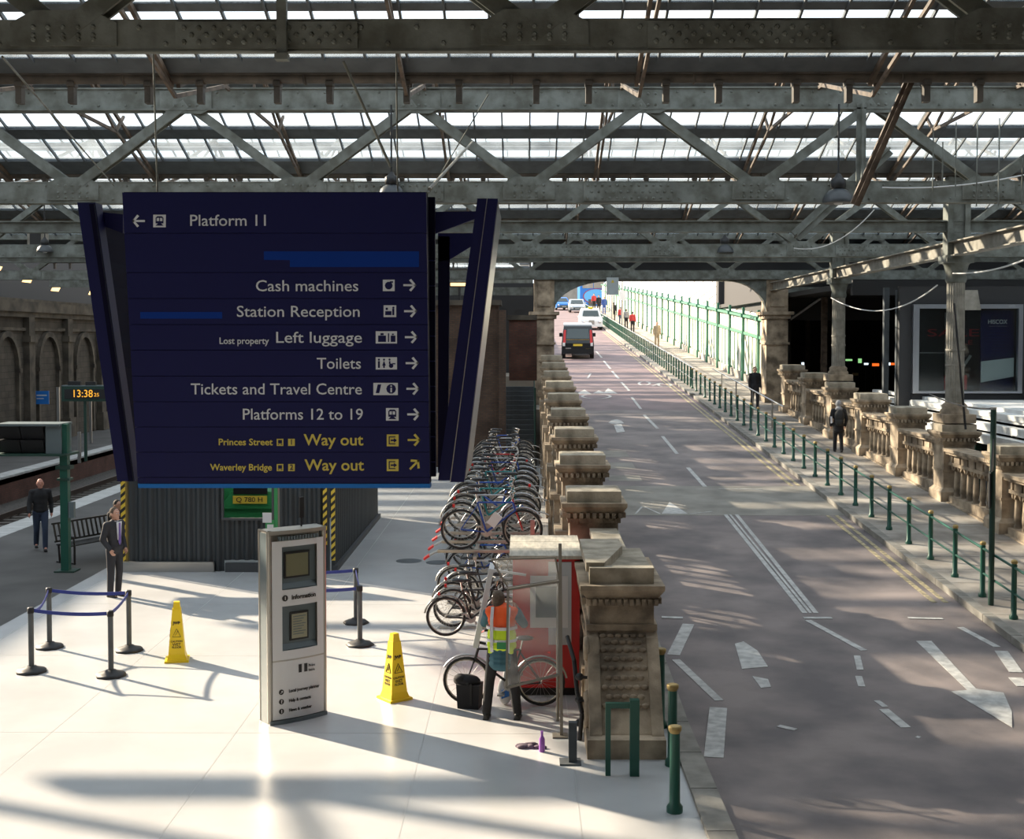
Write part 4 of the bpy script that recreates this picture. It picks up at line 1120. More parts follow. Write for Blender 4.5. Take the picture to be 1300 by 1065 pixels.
# slanted side wings of the sign
def wing(x0t, x1t, x0b, x1b, yt, yb, Y0, Y1, m, nm, d=0):
    a, b_, c, e = at(x0t, yt, Y0), at(x1t, yt, Y0), at(x1b, yb, Y0), at(x0b, yb, Y0)
    o = Vector((2.2, -SY, -3.7)); f = [v + o for v in (e, c, b_, a)]
    k = [v + Vector((0, Y1 - Y0, 0)) for v in f]
    return MB().add(f + k, [(0, 1, 2, 3), (7, 6, 5, 4), (0, 4, 5, 1), (1, 5, 6, 2), (2, 6, 7, 3), (3, 7, 4, 0)]).build(nm, m, sg)
wing(98, 121, 149, 171, 257, 611, 12.3, 12.5, 'navy', 'wing_edge'); wing(99, 103, 151, 155, 262, 611, 12.5, 14.6, 'navy_seam', 'wing_panel')
wing(113, 119, 163, 169, 259, 611, 12.26, 12.32, 'navy_seam', 'wing_groove')
for i in range(10):
    t = .03 + i * .094; q = at(101 + 52 * t, 262 + 350 * t, 12.6)
    a = MB().box(0, .035, -.9, .95, -.115, .115).build('wing_board', 'navy_seam', sg); a.location = (q.x + 2.2 + .04, 13.5 - SY, q.z - 3.7 - .1)
wing(606, 618, 556, 571, 252, 610, 12.3, 12.5, 'navy', 'wing_edge'); wing(619, 632, 572, 589, 252, 612, 12.26, 12.5, 'navy', 'wing_edge')
wing(618, 619.4, 571, 572.4, 252, 612, 12.28, 12.4, 'steel', 'wing_trim')
wing(627, 632, 584, 589, 254, 612, 12.5, 14.4, 'silver', 'wing_panel')
def web(pts, Y, m='navy'):
    o = Vector((2.2, -SY, -3.7)); f = [at(x, y, Y) + o for x, y in pts]; n = len(f)
    MB().add(f + [v + Vector((0, .06, 0)) for v in f], [tuple(range(n)), tuple(range(2 * n - 1, n - 1, -1))] + [(i, i + n, (i + 1) % n + n, (i + 1) % n) for i in range(n)]).build('wing_bracket', m, sg)
web([(541, 269), (612, 268), (605, 277), (541, 301)], 12.4); web([(556, 296), (606, 296), (601, 311), (570, 330), (556, 332)], 14.2)
web([(118, 268), (156, 272), (156, 296), (126, 285)], 12.5)
wing(541, 552, 545, 553, 250, 605, 12.3, 12.4, 'navy_seam', 'inner_panel'); wing(556, 571, 556, 568, 300, 600, 14.2, 14.3, 'navy_seam', 'inner_panel')
for i in range(9):
    wing(542, 552, 542, 552, 330 + i * 32, 331.2 + i * 32, 12.27, 12.3, 'navy', 'board_joint')
for px in (200, 505):
    q = SL2(px, 243, .14); MB().tube((q.x, .14, q.z), (q.x, .04, 4.2), .009, n=6).build('hanger_rod', 'iron', sg)
b = MB(); b.box(-1.4, 1.2, .10, .18, 2.75, 2.8); b.build('top_rail', 'navy_seam', sg)
t = struct('truss_upright', 'vertical iron upright in the second truss right of the bell lamp', 'post'); q = at(1092, 190, 24.4); b = MB(); b.box(q.x - .09, q.x + .09, 24.32, 24.36, 8.1, 9.65); b.box(q.x - .02, q.x + .02, 24.2, 24.36, 8.1, 9.65); b.build('upright_bar', 'iron', t)

wx = struct('sun_block', 'dark block added beyond the arched wall to shut out sun', 'building'); b = MB(); b.box(-33, -30, 25, 130, 0, 11.6); b.build('block_body', 'dark_panel', wx)  # dark mass added to shade the platform and darken the gap
b = MB()
for i in range(16):
    y = 66 + i * 2.3; z = 8.2 + (i % 3) * .35
    if i % 4 != 3: b.hexa([(-30.05, y, z), (-29.98, y, z), (-29.98, y + 1.3, z), (-30.05, y + 1.3, z), (-30.05, y + .5, z + .4), (-29.98, y + .5, z + .4), (-29.98, y + 1.8, z + .4), (-30.05, y + 1.8, z + .4)])
b.build('glazing_glow', 'lamp_glazing_glow', wx, kind='stuff')  # glowing slabs stand in for sunlit skylight glazing
p = at(583, 361, 50.5); t = thing('strip_light', 'orange strip light glowing behind the right wing of the navy sign', 'light', tuple(p)); MB().box(-.35, .45, 0, .08, -.06, .06).build('tube', 'lamp_glazing_glow', t); MB().box(-.4, .5, .08, .2, -.08, .1).build('housing', 'black', t); MB().box(-.05, .05, .1, .2, 6.7 - p.z, -.06).build('bracket', 'black', t)
# ================================================================ CONCOURSE THINGS
# ---- information kiosk
k0 = fl(342, 921)
kx = Vector((math.cos(R(38)), math.sin(R(38)), 0))
kc = k0 + kx * .43 + Vector((-kx.y, kx.x, 0)) * .14
ks = thing('information_kiosk', 'tall white and grey information kiosk with two recessed screens', 'kiosk', (kc.x, kc.y, 0), R(38))
KW, KD, KH = .86, .28, 2.60
def kfront(x): return -KD / 2 - .05 * (1 - (2 * x / KW) ** 2)
def kslab(x0, x1, z0, z1, d0, d1, m, nm, parent=ks, n=8, cut=None):   # curved slab following the front; d = outward offset
    b = MB(); xs = [x0 + (x1 - x0) * i / n for i in range(n + 1)]
    poly = [(x, kfront(x) - d1) for x in xs] + [(x, kfront(x) - d0) for x in reversed(xs)]
    b.prism(poly, z0, z1, 'z'); return b.build(nm, m, parent)
xs = [-.36 + .72 * i / 8 for i in range(9)]
b = MB(); b.prism([(-.36, -KD / 2 + .045), (.36, -KD / 2 + .045), (.36, KD / 2), (-.36, KD / 2)], .03, KH - .04, 'z'); b.build('body', 'kiosk_metal', ks)
for s in (-1, 1):
    b = MB(); b.tube((s * (KW / 2 - .02), -KD / 2 + .02, .02), (s * (KW / 2 - .02), -KD / 2 + .02, KH), .035, n=12); b.build('corner_post', 'kiosk_metal', ks)
    MB().box(s * .40 - .035, s * .40 + .035, -KD / 2 + .03, KD / 2 - .02, .03, KH - .03).build('side_panel', 'kiosk_grey', ks)
    b = MB(); b.tube((s * (KW / 2 - .02), KD / 2 - .02, .02), (s * (KW / 2 - .02), KD / 2 - .02, KH), .035, n=12); b.build('corner_post', 'kiosk_metal', ks)
b = MB(); xs = [-.43 + .86 * i / 8 for i in range(9)]; b.prism([(x, kfront(x) - .03) for x in xs] + [(.43, KD / 2 + .02), (-.43, KD / 2 + .02)], 0, .05, 'z'); b.build('base_plate', 'kiosk_grey', ks)
b = MB(); b.prism([(x, kfront(x) - .02) for x in xs] + [(.43, KD / 2), (-.43, KD / 2)], KH - .05, KH, 'z'); b.build('top_cap', 'kiosk_metal', ks)
b = MB()
for i in range(14): b.box(-.3 + i * .043, -.27 + i * .043, kfront(0) - .012, kfront(0) + .03, KH - .13, KH - .08)
b.build('vent_slots', 'kiosk_grey', ks, kind='stuff')
# white front, built round the two screen recesses
X0, X1 = -.385, .385; RX0, RX1 = -.25, .28
kslab(X0, X1, .06, .84, -.03, .008, 'kiosk_white', 'lower_front')
kslab(X0, RX0, .86, 2.46, 0, .008, 'kiosk_white', 'upper_front', n=2); kslab(RX1, X1, .86, 2.46, 0, .008, 'kiosk_white', 'upper_front', n=2)
kslab(RX0, RX1, .86, .98, 0, .008, 'kiosk_white', 'upper_front'); kslab(RX0, RX1, 1.58, 1.80, 0, .008, 'kiosk_white', 'upper_front'); kslab(RX0, RX1, 2.38, 2.46, 0, .008, 'kiosk_white', 'upper_front')
kslab(X0, X1, .84, .86, 0, .010, 'kiosk_metal', 'seam_strip')
for z0, z1, sx0, sx1, sz0, sz1, sm, nm in ((1.80, 2.38, -.17, .16, 1.97, 2.27, 'screen_dim', 'upper_recess'), (.98, 1.58, -.09, .14, 1.12, 1.45, 'screen_pale', 'lower_recess')):
    y = -KD / 2 + .02
    r_ = MB(); r_.box(RX0, RX1, y, y + .02, z0, z1)
    r_.hexa([(RX0, kfront(RX0), z0), (RX1, kfront(RX1), z0), (RX1, y, z0 + .01), (RX0, y, z0 + .01), (RX0, kfront(RX0), z0 + .01), (RX1, kfront(RX1), z0 + .01), (RX1, y, z0 + .08), (RX0, y, z0 + .08)])
    ro = r_.build(nm, 'kiosk_grey', ks)
    MB().box(sx0 - .025, sx1 + .025, y - .02, y, sz0 - .025, sz1 + .025).build('screen_frame', 'black', ro)
    so = MB().box(sx0, sx1, y - .024, y - .018, sz0, sz1).build('screen', sm, ro)
    if nm == 'lower_recess':
        b = MB()
        for i in range(8): b.box(sx0 + .02, sx1 - .02 - (i % 3) * .03, y - .027, y - .022, sz1 - .04 - i * .034, sz1 - .03 - i * .034)
        b.build('screen_lines', 'kiosk_grey', ro, kind='stuff')
text('lettering', 'Information', .085, 'ink', ks, (-.12, kfront(0) - .010, 1.69), fitw=.36, bold=.002)
for z, s, w in ((.43, 'Local journey planner', .46), (.30, 'Help & contacts', .33), (.17, 'News & weather', .34)):
    text('lettering', s, .06, 'ink', ks, (-.17, kfront(0) - .010, z), fitw=w, bold=.001)
text('lettering', 'Print', .05, 'ink', ks, (.13, kfront(0) - .010, .73)); text('lettering', 'here', .05, 'ink', ks, (.13, kfront(0) - .010, .67))
b = MB()
for z in (1.69, .43, .30, .17):
    x = -.21 if z > 1 else -.27
    b.tube((x, kfront(x) - .006, z), (x, kfront(x) - .014, z), .036 if z < 1 else .042, n=16)
b.build('round_symbol', 'ink', ks)
for z, s in ((1.69, 'i'), (.30, '?'), (.17, 'i')):
    x = -.21 if z > 1 else -.27
    text('lettering', s, .065, 'kiosk_white', ks, (x, kfront(x) - .016, z), align='CENTER', bold=.002)
b = MB(); x = -.27; y = kfront(x) - .016; b.bar((x - .016, y, .414), (x + .014, y, .444), .004, .009, up=(0, 1, 0)); b.box(x - .005, x + .018, y - .002, y, .440, .448); b.box(x + .010, x + .018, y - .002, y, .422, .448); b.build('symbol', 'kiosk_white', ks)
for x in (-.02, .065): MB().box(x, x + .045, kfront(0) - .012, kfront(0) + .01, .66, .77).build('print_slot', 'black', ks)
an = MB(); an.tube((.16, .04, KH), (.16, .04, KH + .18), .012, n=8); an.box(.13, .19, .02, .06, KH + .12, KH + .40); an.build('antenna', 'black', ks)

# ---- wet floor cones
def wet_cone(px, py, rz, label):
    p = fl(px, py)
    t = thing('wet_floor_cone', label, 'cone', (p.x, p.y, 0), rz, 'yellow wet floor cones')
    H = .95
    def ring(w, z): return [(-w, -w, z), (w, -w, z), (w, w, z), (-w, w, z)]
    b = MB()
    b.hexa(ring(.19, 0) + ring(.185, .035)); b.hexa(ring(.155, .035) + ring(.13, .12)); b.hexa(ring(.13, .12) + ring(.066, .84)); b.hexa(ring(.06, .84) + ring(.055, .87)); b.hexa(ring(.055, .87) + ring(.045, .95))
    b.build('cone_body', 'cone_yellow', t)
    for a in (0, R(-90)):
        m = Euler((0, 0, a)).to_matrix(); tilt = (.13 - .066) / .72
        def W(x, z, off=.003): return m @ Vector((x, -(.13 - (z - .12) * tilt) - off, z))
        zd = (W(0, .6) - W(0, .5)).normalized(); xd = m @ Vector((1, 0, 0))
        text('lettering', 'CAUTION', .04, 'ink', t, W(0, .33), xd, zd, 'CENTER', .001, .0008)
        text('lettering', 'WET', .06, 'ink', t, W(0, .28), xd, zd, 'CENTER', .001, .0008)
        text('lettering', 'FLOOR', .045, 'ink', t, W(0, .235), xd, zd, 'CENTER', .001, .0008)
        text('lettering', 'JWP', .06, 'ink', t, W(0, .62), xd, zd, 'CENTER', .001, .003)
        g = MB(); T = [(0, .53), (.065, .40), (-.065, .40)]
        for i in range(3):
            p0, p1 = T[i], T[(i + 1) % 3]; g.bar(W(*p0), W(*p1), .004, .009, up=tuple(m @ Vector((0, 1, 0))))
        g.bar(W(-.02, .425), W(.015, .48), .004, .012, up=tuple(m @ Vector((0, 1, 0)))); g.ball(W(.02, .49), (.009, .009, .009), 6, 4)
        g.build('warning_symbol', 'ink', t)
wet_cone(225, 838, R(12), 'yellow wet floor cone standing between the roped square and the kiosk')
wet_cone(501, 887, R(38), 'yellow wet floor cone standing between the kiosk and the cleaner')

# ---- queue barriers
def barrier_post(px, py, label, group):
    p = fl(px, py)
    t = thing('barrier_post', label, 'post', (p.x, p.y, 0), 0, group)
    MB().lathe([(.235, 0), (.24, .02), (.20, .05), (.10, .075), (.07, .10), (.05, .10)], n=8).build('base', 'black', t)
    MB().lathe([(.042, .05), (.042, .92)], n=12).build('pole', 'purlin', t)
    MB().lathe([(.05, .92), (.05, 1.0), (.035, 1.01)], n=12).build('head', 'black', t)
    return t
G1 = 'roped square of queue barriers'; G2 = 'queue barriers behind the kiosk'
P = {}
for key, px, py, l in (('a', 40, 853, 'barrier post at the front left corner of the roped square'), ('b', 141, 858, 'barrier post at the front right corner of the roped square'), ('c', 164, 826, 'barrier post at the back right corner of the roped square'), ('d', 63, 822, 'barrier post at the back left corner of the roped square')):
    P[key] = barrier_post(px, py, l, G1)
for key, px, py, l in (('e', 452, 791, 'farther barrier post just right of the kiosk'), ('f', 457, 819, 'nearer barrier post just right of the kiosk'), ('g', 352, 795, 'barrier post hidden behind the kiosk, farther one'), ('h', 357, 822, 'barrier post hidden behind the kiosk, nearer one')):
    P[key] = barrier_post(px, py, l, G2)
def tape(a, c, label, g, s=.03):
    a, c = P[a].location, P[c].location
    d = (c - a).normalized(); a = a + d * .06; c = c - d * .06
    b = MB(); n = 8
    for i in range(n):
        t0, t1 = i / n, (i + 1) / n
        p = a.lerp(c, t0); q = a.lerp(c, t1); z0 = .96 - s * 4 * t0 * (1 - t0); z1 = .96 - s * 4 * t1 * (1 - t1)
        b.bar((p.x, p.y, z0), (q.x, q.y, z1), .008, .055)
    tag(b.build('barrier_tape', 'tape_blue'), label, 'tape', g)
tape('a', 'b', 'blue tape along the front of the roped square', G1); tape('b', 'c', 'blue tape on the right side of the roped square', G1); tape('c', 'd', 'blue tape along the back of the roped square', G1); tape('d', 'a', 'blue tape on the left side of the roped square', G1, .12)
tape('g', 'e', 'farther blue tape running behind the kiosk', G2, .02); tape('h', 'f', 'nearer blue tape running behind the kiosk', G2, .02); tape('e', 'f', 'short blue tape joining the two posts right of the kiosk', G2, .02)

# ---- hoarding enclosure with the green machine inside
hx0, hx1, hy0, hy1 = -8.85, -4.25, 27.8, 36.2
hd = thing('site_hoarding', 'dark grey corrugated steel hoarding box under the navy sign', 'hoarding', (-6.5, 32, 0))
def hl(x, y): return x + 6.5, y - 32
HH = 2.45
def cor(parent, xa, xb, y, z0, z1, nm='corrugated_panel'):
    b = MB(); n = int(abs(xb - xa) / .10) * 2; pts = []
    for i in range(n + 1):
        x = xa + (xb - xa) * i / n; o = (0, .05, .05, 0)[i % 4]; pts.append((x, y - o))
    back = [(x, yy + .02) for x, yy in reversed(pts)]
    b.prism(pts + back, z0, z1, 'z'); return b.build(nm, 'hoarding', parent)
wx0 = fl(282, 727).x; wx1 = fl(344, 727).x; wz = at(300, 657, hy0).z
for xa, xb in ((hx0 + .05, -7.3), (-7.3, wx0), (wx1 + .12, hx1 - .05)): cor(hd, xa + 6.5, xb + 6.5, hy0 - 32, .0, HH)
cor(hd, wx0 + 6.5, wx1 + 6.5, hy0 - 32, .25, wz)
b = MB(); n = 84; pts = [(hx1 + 6.5 + (0, .05, .05, 0)[i % 4], hy0 - 32 + (hy1 - hy0) * i / 168 * 1.0) for i in range(169)]
b.prism(pts + [(x - .02, y) for x, y in reversed(pts)], 0, HH, 'z'); b.build('corrugated_panel', 'hoarding', hd)
MB().box(hx0 + 6.5, hx0 + 6.55, hy0 - 32, hy1 - 32, 0, HH).build('side_sheet', 'hoarding', hd); MB().box(hx0 + 6.5, hx1 + 6.5, hy1 - 32, hy1 - 31.95, 0, HH).build('side_sheet', 'hoarding', hd)
b = MB(); b.box(hx0 + 6.4, wx0 + 6.3, hy0 - 32.15, hy0 - 32.03, 0, .2); b.box(hx0 + 6.4, wx0 + 6.3, hy0 - 32.2, hy0 - 32.1, .2, .23); b.build('base_beam', 'steel', hd)
b = MB(); b.box(wx0 + 6.55, wx1 + 6.8, hy0 - 32.15, hy0 - 32.03, 0, .2); b.box(hx1 + 6.5, hx1 + 6.62, hy0 - 32, hy1 - 32, 0, .12); b.build('base_beam', 'hoarding_base', hd)
b = MB(); b.box(wx0 + 6.5, wx1 + 6.5, hy0 - 32.08, hy0 - 32.02, wz - .05, wz); b.box(wx0 + 6.46, wx0 + 6.5, hy0 - 32.08, hy0 - 32.0, wz - .05, HH); b.box(wx1 + 6.5, wx1 + 6.55, hy0 - 32.08, hy0 - 32.0, wz - .6, HH); b.build('window_frame', 'hoarding_base', hd)
def hazard(x, y, z0, z1, w=.10, side=False):
    s = MB().box(x - w / 2, x + w / 2, y - .012, y, z0, z1).build('hazard_strip', 'plate_yellow', hd)
    b = MB(); z = z0
    while z < z1 - .15:
        b.prism([(x - w / 2, z), (x + w / 2, z + .09), (x + w / 2, z + .17), (x - w / 2, z + .08)], y - .016, y - .010, 'y'); z += .17
    b.build('hazard_stripes', 'ink', s, kind='stuff')
hazard(hx0 + 6.47, hy0 - 32.06, .1, HH); hazard(hx1 + 6.35, hy0 - 32.06, .6, HH, .09); hazard(hx1 + 6.53, hy0 - 32.06, .25, HH, .09)
b = MB(); b.box(wx1 + 6.36, wx1 + 6.56, hy0 - 32.085, hy0 - 32.065, wz - .42, wz - .04); no = b.build('notice', 'green_machine', hd)
b = MB(); b.box(wx1 + 6.30, wx1 + 6.5, hy0 - 32.095, hy0 - 32.086, wz - .1, wz + .12); b.box(wx1 + 6.40, wx1 + 6.54, hy0 - 32.095, hy0 - 32.086, wz - .24, wz - .14); b.box(wx1 + 6.40, wx1 + 6.54, hy0 - 32.095, hy0 - 32.086, wz - .30, wz - .27); b.build('notice_print', 'kiosk_white', no)
MB().box(wx1 + 6.52, wx1 + 6.63, hy0 - 32.07, hy0 - 32.05, wz - .5, HH).build('notice', 'green_machine', hd)
# green machine inside
gm = thing('green_machine', 'green site machine with a yellow number plate seen through the hoarding window', 'machine', (-7.0, 30.2, 0))
b = MB(); b.box(-.9, 1.6, -.5, 1.6, .5, 1.15); b.prism([(-.2, 1.15), (1.6, 1.15), (1.6, 1.55), (.1, 1.55)], -.62, 1.2, 'y'); b.box(-.9, -.1, -.4, 1.6, 1.15, 2.2); b.build('body', 'green_machine', gm)
b = MB(); b.box(.15, .95, -.66, -.6, 1.5, 2.3); b.build('black_grille', 'mesh_black', gm)
q = MB().box(.15, .95, -.70, -.665, 1.28, 1.46).build('number_plate', 'plate_yellow', gm); text('lettering', 'Q 780 H', .16, 'ink', q, (.22, -.705, 1.37), fitw=.62)
for x, y in ((-.6, -.4), (1.2, -.4), (-.6, 1.4), (1.2, 1.4)):
    w_ = MB(); w_.tube((x, y - .15, .45), (x, y + .15, .45), .45, n=18); w_.build('wheel', 'rubber', gm)
b = MB(); b.box(-.35, -.2, -.62, -.45, .8, 2.4); b.box(.3, .55, -.68, -.6, 1.65, 1.9); b.build('mast', 'purlin', gm)
MB().prism([(-.75, 1.2), (-.45, 1.0), (-.35, 1.3), (-.6, 1.55)], -.64, -.60, 'y').build('blue_sticker', 'bus_sky', gm)

# ---- platform furniture on the left
t = thing('platform_post', 'dark green square post beside the bench on the platform edge', 'post', (fl(84, 725).x, fl(84, 725).y, 0))
h = at(84, 538, fl(84, 725).y).z
MB().box(-.085, .085, -.085, .085, 0, h).build('shaft', 'green_post', t); MB().box(-.2, .25, -.2, .2, 0, .03).build('base_plate', 'green_dark', t)
b = MB(); b.box(-.16, .16, -.13, .13, h - 1.0, h - .92); b.box(-.14, .14, -.12, .12, h - 1.25, h - 1.2); b.build('collar', 'green_dark', t)
MB().box(.1, .22, -.1, .02, 1.2, 1.55).build('junction_box', 'kiosk_grey', t)
yy = fl(84, 725).y
sb = thing('screen_bank', 'bank of four black display monitors with grey backs above the platform', 'monitor', (at(36, 560, yy).x, yy, at(36, 575, yy).z))
for i in range(2):
    for j in range(2):
        x = -.62 + i * .52; z = .02 + j * .30
        b = MB(); b.hexa([(x, -.1, z), (x + .5, -.1, z), (x + .5, .5, z), (x, .5, z), (x, -.22, z + .28), (x + .5, -.22, z + .28), (x + .5, .5, z + .28), (x, .5, z + .28)])
        b.build('monitor', 'black', sb)
MB().box(.44, .78, -.15, .5, 0, .62).build('side_box', 'kiosk_grey', sb); MB().box(-.66, .78, -.25, .55, .61, .66).build('top_cover', 'kiosk_grey', sb); b = MB(); b.box(-.7, .95, -.28, .5, -.05, 0); b.build('shelf', 'green_dark', sb)
# clock display
dy = 50.0; p = at(108, 500, dy)
cd = thing('clock_display', 'green cased hanging display showing the time in amber digits', 'display', tuple(p))
w = 60 * dy / F / 2; MB().box(-w, w + .3, 0, .3, -.30, .30).build('case', 'green_dark', cd); MB().box(-w + .12, w + .1, -.03, 0, -.19, .19).build('screen', 'black', cd)
text('lettering', '13:38', .42, 'led_amber', cd, (-.52, -.035, 0), fitw=.76); text('lettering', '25', .2, 'led_amber', cd, (.36, -.035, -.04), fitw=.2)
MB().box(-w, w + .3, 0, .3, .3, .34).build('top_plate', 'kiosk_grey', cd); b = MB(); b.box(-.1, 0, .1, .2, -2.7, -.3); b.build('support_post', 'green_dark', cd)
b = MB(); b.box(-.7, -.2, .05, .25, .34, .5); b.box(0, .4, .05, .25, .34, .48); b.box(.9, 1.3, .05, .25, .34, .55); b.build('speaker', 'black', cd)
p = at(53, 504, 62)
bs = thing('wall_sign', 'small blue sign standing before the arched wall', 'sign', tuple(p)); MB().box(-.35, .35, 0, .05, -.35, .3).build('plate', 'bus_blue', bs); b = MB(); b.box(-.25, .25, -.01, 0, .05, .12); b.box(-.25, .1, -.01, 0, -.1, -.05); b.build('print_lines', 'sign_white', bs); MB().box(-.42, -.37, 0, .05, -2.9, .3).build('pole', 'steel', bs)
p = at(45, 310, 46)
lc = thing('loudspeaker_box', 'square loudspeaker box hanging at the left above the arched wall', 'speaker', tuple(p)); b = MB(); b.box(-.3, .3, 0, .5, -.55, .55); b.build('box_body', 'iron_lit', lc); MB().box(-.2, .2, -.02, 0, -.4, .4).build('grille', 'black', lc); MB().tube((0, .2, .55), (0, .2, 3.0), .03, n=6).build('hanger', 'iron', lc)
t = struct('far_platform_post', 'thin posts on the far platform', 'post')
for px, py, Y in ((74, 560, 56), (115, 562, 62), (100, 560, 52)):
    p = at(px, py, Y); MB().box(p.x - .06, p.x + .06, Y, Y + .1, 0, 3.0 if px != 100 else 1.3).build('post_body', 'steel', t)
# bench
p = fl(118, 712)
bn = thing('platform_bench', 'black slatted metal bench beside the green post', 'bench', (p.x - .1, p.y + .4, 0), R(62))
for i in range(6): MB().box(-.95, .95, -.28 + i * .085, -.225 + i * .085, .42, .445).build('seat_slat', 'black', bn)
for i in range(14): b = MB(); b.bar((-.9 + i * .138, .24, .5), (-.9 + i * .138, .34, .9), .05, .012, up=(0, 1, 0)); b.build('back_slat', 'black', bn)
b = MB(); b.bar((-.95, .34, .9), (.95, .34, .9), .03, .04); b.bar((-.95, .24, .5), (.95, .24, .5), .03, .04); b.build('back_frame', 'black', bn)
for x in (-.85, .85):
    b = MB(); b.path([(x, -.28, .43), (x, -.28, .0)], .025); b.path([(x, .24, .43), (x, .2, 0)], .025); b.path([(x, -.28, .43), (x, -.25, .62), (x, .05, .66), (x, .26, .62)], .02); b.path([(x, -.3, .02), (x, .3, .02)], .02); b.build('leg_frame', 'black', bn)

# ---- red booth with pale board top beside the balustrade
rb_ = thing('red_booth', 'red booth with a pale board top against the stone balustrade', 'booth', (.30, 18.2, 0))
BX0, BX1, BY0, BY1 = at(651, 712, 18.05).x - .30, at(736, 712, 18.05).x - .30, -.15, 1.8
MB().box(BX0, BX1, BY0, BY1, .12, 2.0).build('body', 'red', rb_)
MB().box(BX0 + .05, BX1 - .05, BY0 + .05, BY1 - .05, 0, .12).build('base', 'black', rb_)
for i in range(3): MB().box(BX0 - .05, BX1 + .04, BY0 - .08 + i * .64, BY0 - .08 + i * .64 + .625, 2.0, 2.05).build('top_board', 'wood_pale', rb_)
MB().box(BX1 - .45, BX1 - .12, BY0 - .02, BY0, .75, 1.95).build('grey_panel', 'silver', rb_)
q = MB().box(BX0 + .25, BX1 - .17, BY0 - .03, BY0 - .015, 1.0, 1.75).build('poster', 'kiosk_white', rb_); MB().box(BX0 + .33, BX1 - .27, BY0 - .04, BY0 - .031, 1.15, 1.6).build('poster_picture', 'kiosk_grey', q)
text('lettering', 'CAKE', .11, 'gold', q, (BX0 + .42, BY0 - .045, 1.28), fitw=.3) if 0 else None
MB().box(BX1, BX1 + .02, BY0 + .1, BY0 + .35, 1.5, 1.62).build('hinge', 'steel', rb_)

# ---- glazed poster case, hinged open
PYY = 16.2
pc = thing('poster_case', 'open glazed poster case on steel legs in front of the red booth', 'case', (at(713, 945, PYY).x, PYY, 0))
def PL(px, py, Y=PYY): q = at(px, py, Y); return Vector((q.x - pc.location.x, Y - PYY, q.z))
def leaf(pts, nm, bw=.03):
    f = [PL(*p) for p in pts]
    g = MB(); g.add(f + [v + Vector((0, .008, 0)) for v in f], [(0, 1, 2, 3), (7, 6, 5, 4), (0, 4, 5, 1), (1, 5, 6, 2), (2, 6, 7, 3), (3, 7, 4, 0)])
    go = g.build(nm, 'case_glass', pc)
    b = MB()
    for i in range(4): b.bar(f[i], f[(i + 1) % 4], bw, bw)
    b.build('leaf_frame', 'frame_dull', go)
leaf([(643, 873), (711, 856), (710, 738), (645, 748)], 'lower_leaf'); leaf([(645, 746, PYY + .35), (710, 736, PYY + .3), (705, 708, PYY + .3), (624, 710, PYY + .35)], 'upper_leaf', .022)
b = MB(); b.bar(PL(713, 945), PL(711, 690), .04, .04); b.box(-.12, .08, -.1, .1, 0, .02); b.build('leg', 'frame_dull', pc)
b = MB(); c0 = fl(708, 915); b.tube((c0.x - pc.location.x, c0.y - PYY, 0), (c0.x - pc.location.x, c0.y - PYY, 2.0), .022, n=8); b.build('leg', 'frame_dull', pc)
f = [PL(600, 822, PYY + 1.0), PL(607, 823, PYY + 1.0), PL(627, 724, PYY + 1.0), PL(621, 722, PYY + 1.0)]
b = MB(); b.add(f + [v + Vector((0, .5, 0)) for v in f], [(0, 1, 2, 3), (7, 6, 5, 4), (0, 4, 5, 1), (1, 5, 6, 2), (2, 6, 7, 3), (3, 7, 4, 0)]); b.build('white_leaf_edge', 'kiosk_white', pc)
b = MB(); b.bar(PL(621, 723, PYY + 1.0), PL(668, 730, PYY + 1.0), .03, .03); b.build('leaf_rail', 'kiosk_white', pc)
# ---- conduits on the pier side
t = thing('drain_pipe', 'knobbly black pipe fixed up the side of the end pier', 'pipe', (.72, 15.95, 0)); b = MB(); b.path([(0, .1, .0), (0.03, .1, .35), (-.03, .2, .6), (-.06, .4, .95), (-.14, .7, 1.2)], .03, 8)
for z in (.2, .5, .8): b.ball((-.0, .18, z), (.06, .06, .05), 8, 5); b.tube((0, .15, z), (.16, .15, z), .02, n=6)
b.build('pipe_run', 'black', t)
t = thing('cut_off_post', 'short dark steel post at the foot of the end pier', 'post', (fl(727, 968).x, fl(727, 968).y, 0)); MB().box(-.05, .05, -.05, .05, 0, .5).build('shaft', 'purlin', t); MB().box(-.16, .1, -.12, .12, 0, .02).build('base_plate', 'purlin', t)
# ---- bag, cloth and purple bottle on the floor
p = fl(596, 900)
bg = thing('saddle_bag', 'black bag standing on the floor beside the parked bicycle', 'bag', (p.x, p.y + .1, 0), R(-12))
b = MB(); b.hexa([(-.15, -.11, 0), (.15, -.11, 0), (.15, .11, 0), (-.15, .11, 0), (-.165, -.13, .34), (.165, -.13, .34), (.165, .13, .34), (-.165, .13, .34)]); b.build('bag_body', 'cloth_black', bg)
b = MB(); b.ball((-.04, 0, .37), (.2, .13, .09), 12, 7); b.ball((-.12, -.03, .41), (.1, .1, .06), 10, 6); b.build('bag_flap', 'cloth_black', bg)
b = MB(); b.bar((.05, -.135, .06), (.05, -.14, .36), .03, .01); b.ball((0, -.13, .36), (.02, .02, .02), 6, 5); b.build('strap', 'rubber', bg)
p = fl(672, 948); rg = MB()
for i in range(9): rg.ball((p.x + random.uniform(-.14, .14), p.y + random.uniform(-.06, .06), .015), (random.uniform(.05, .1), random.uniform(.03, .06), .03), 8, 5)
tag(rg.build('cleaning_cloth', 'rag'), 'dark crumpled cloth lying on the floor beside the purple bottle', 'cloth')
p = fl(688, 954)
sp_ = thing('spray_bottle', 'purple bottle standing on the floor beside the crumpled cloth', 'bottle', (p.x, p.y, 0)); MB().lathe([(.035, 0), (.038, .02), (.036, .16), (.018, .2)], n=12).build('bottle_body', 'purple', sp_); MB().lathe([(.015, .2), (.018, .26)], n=8).build('cap', 'purple', sp_)
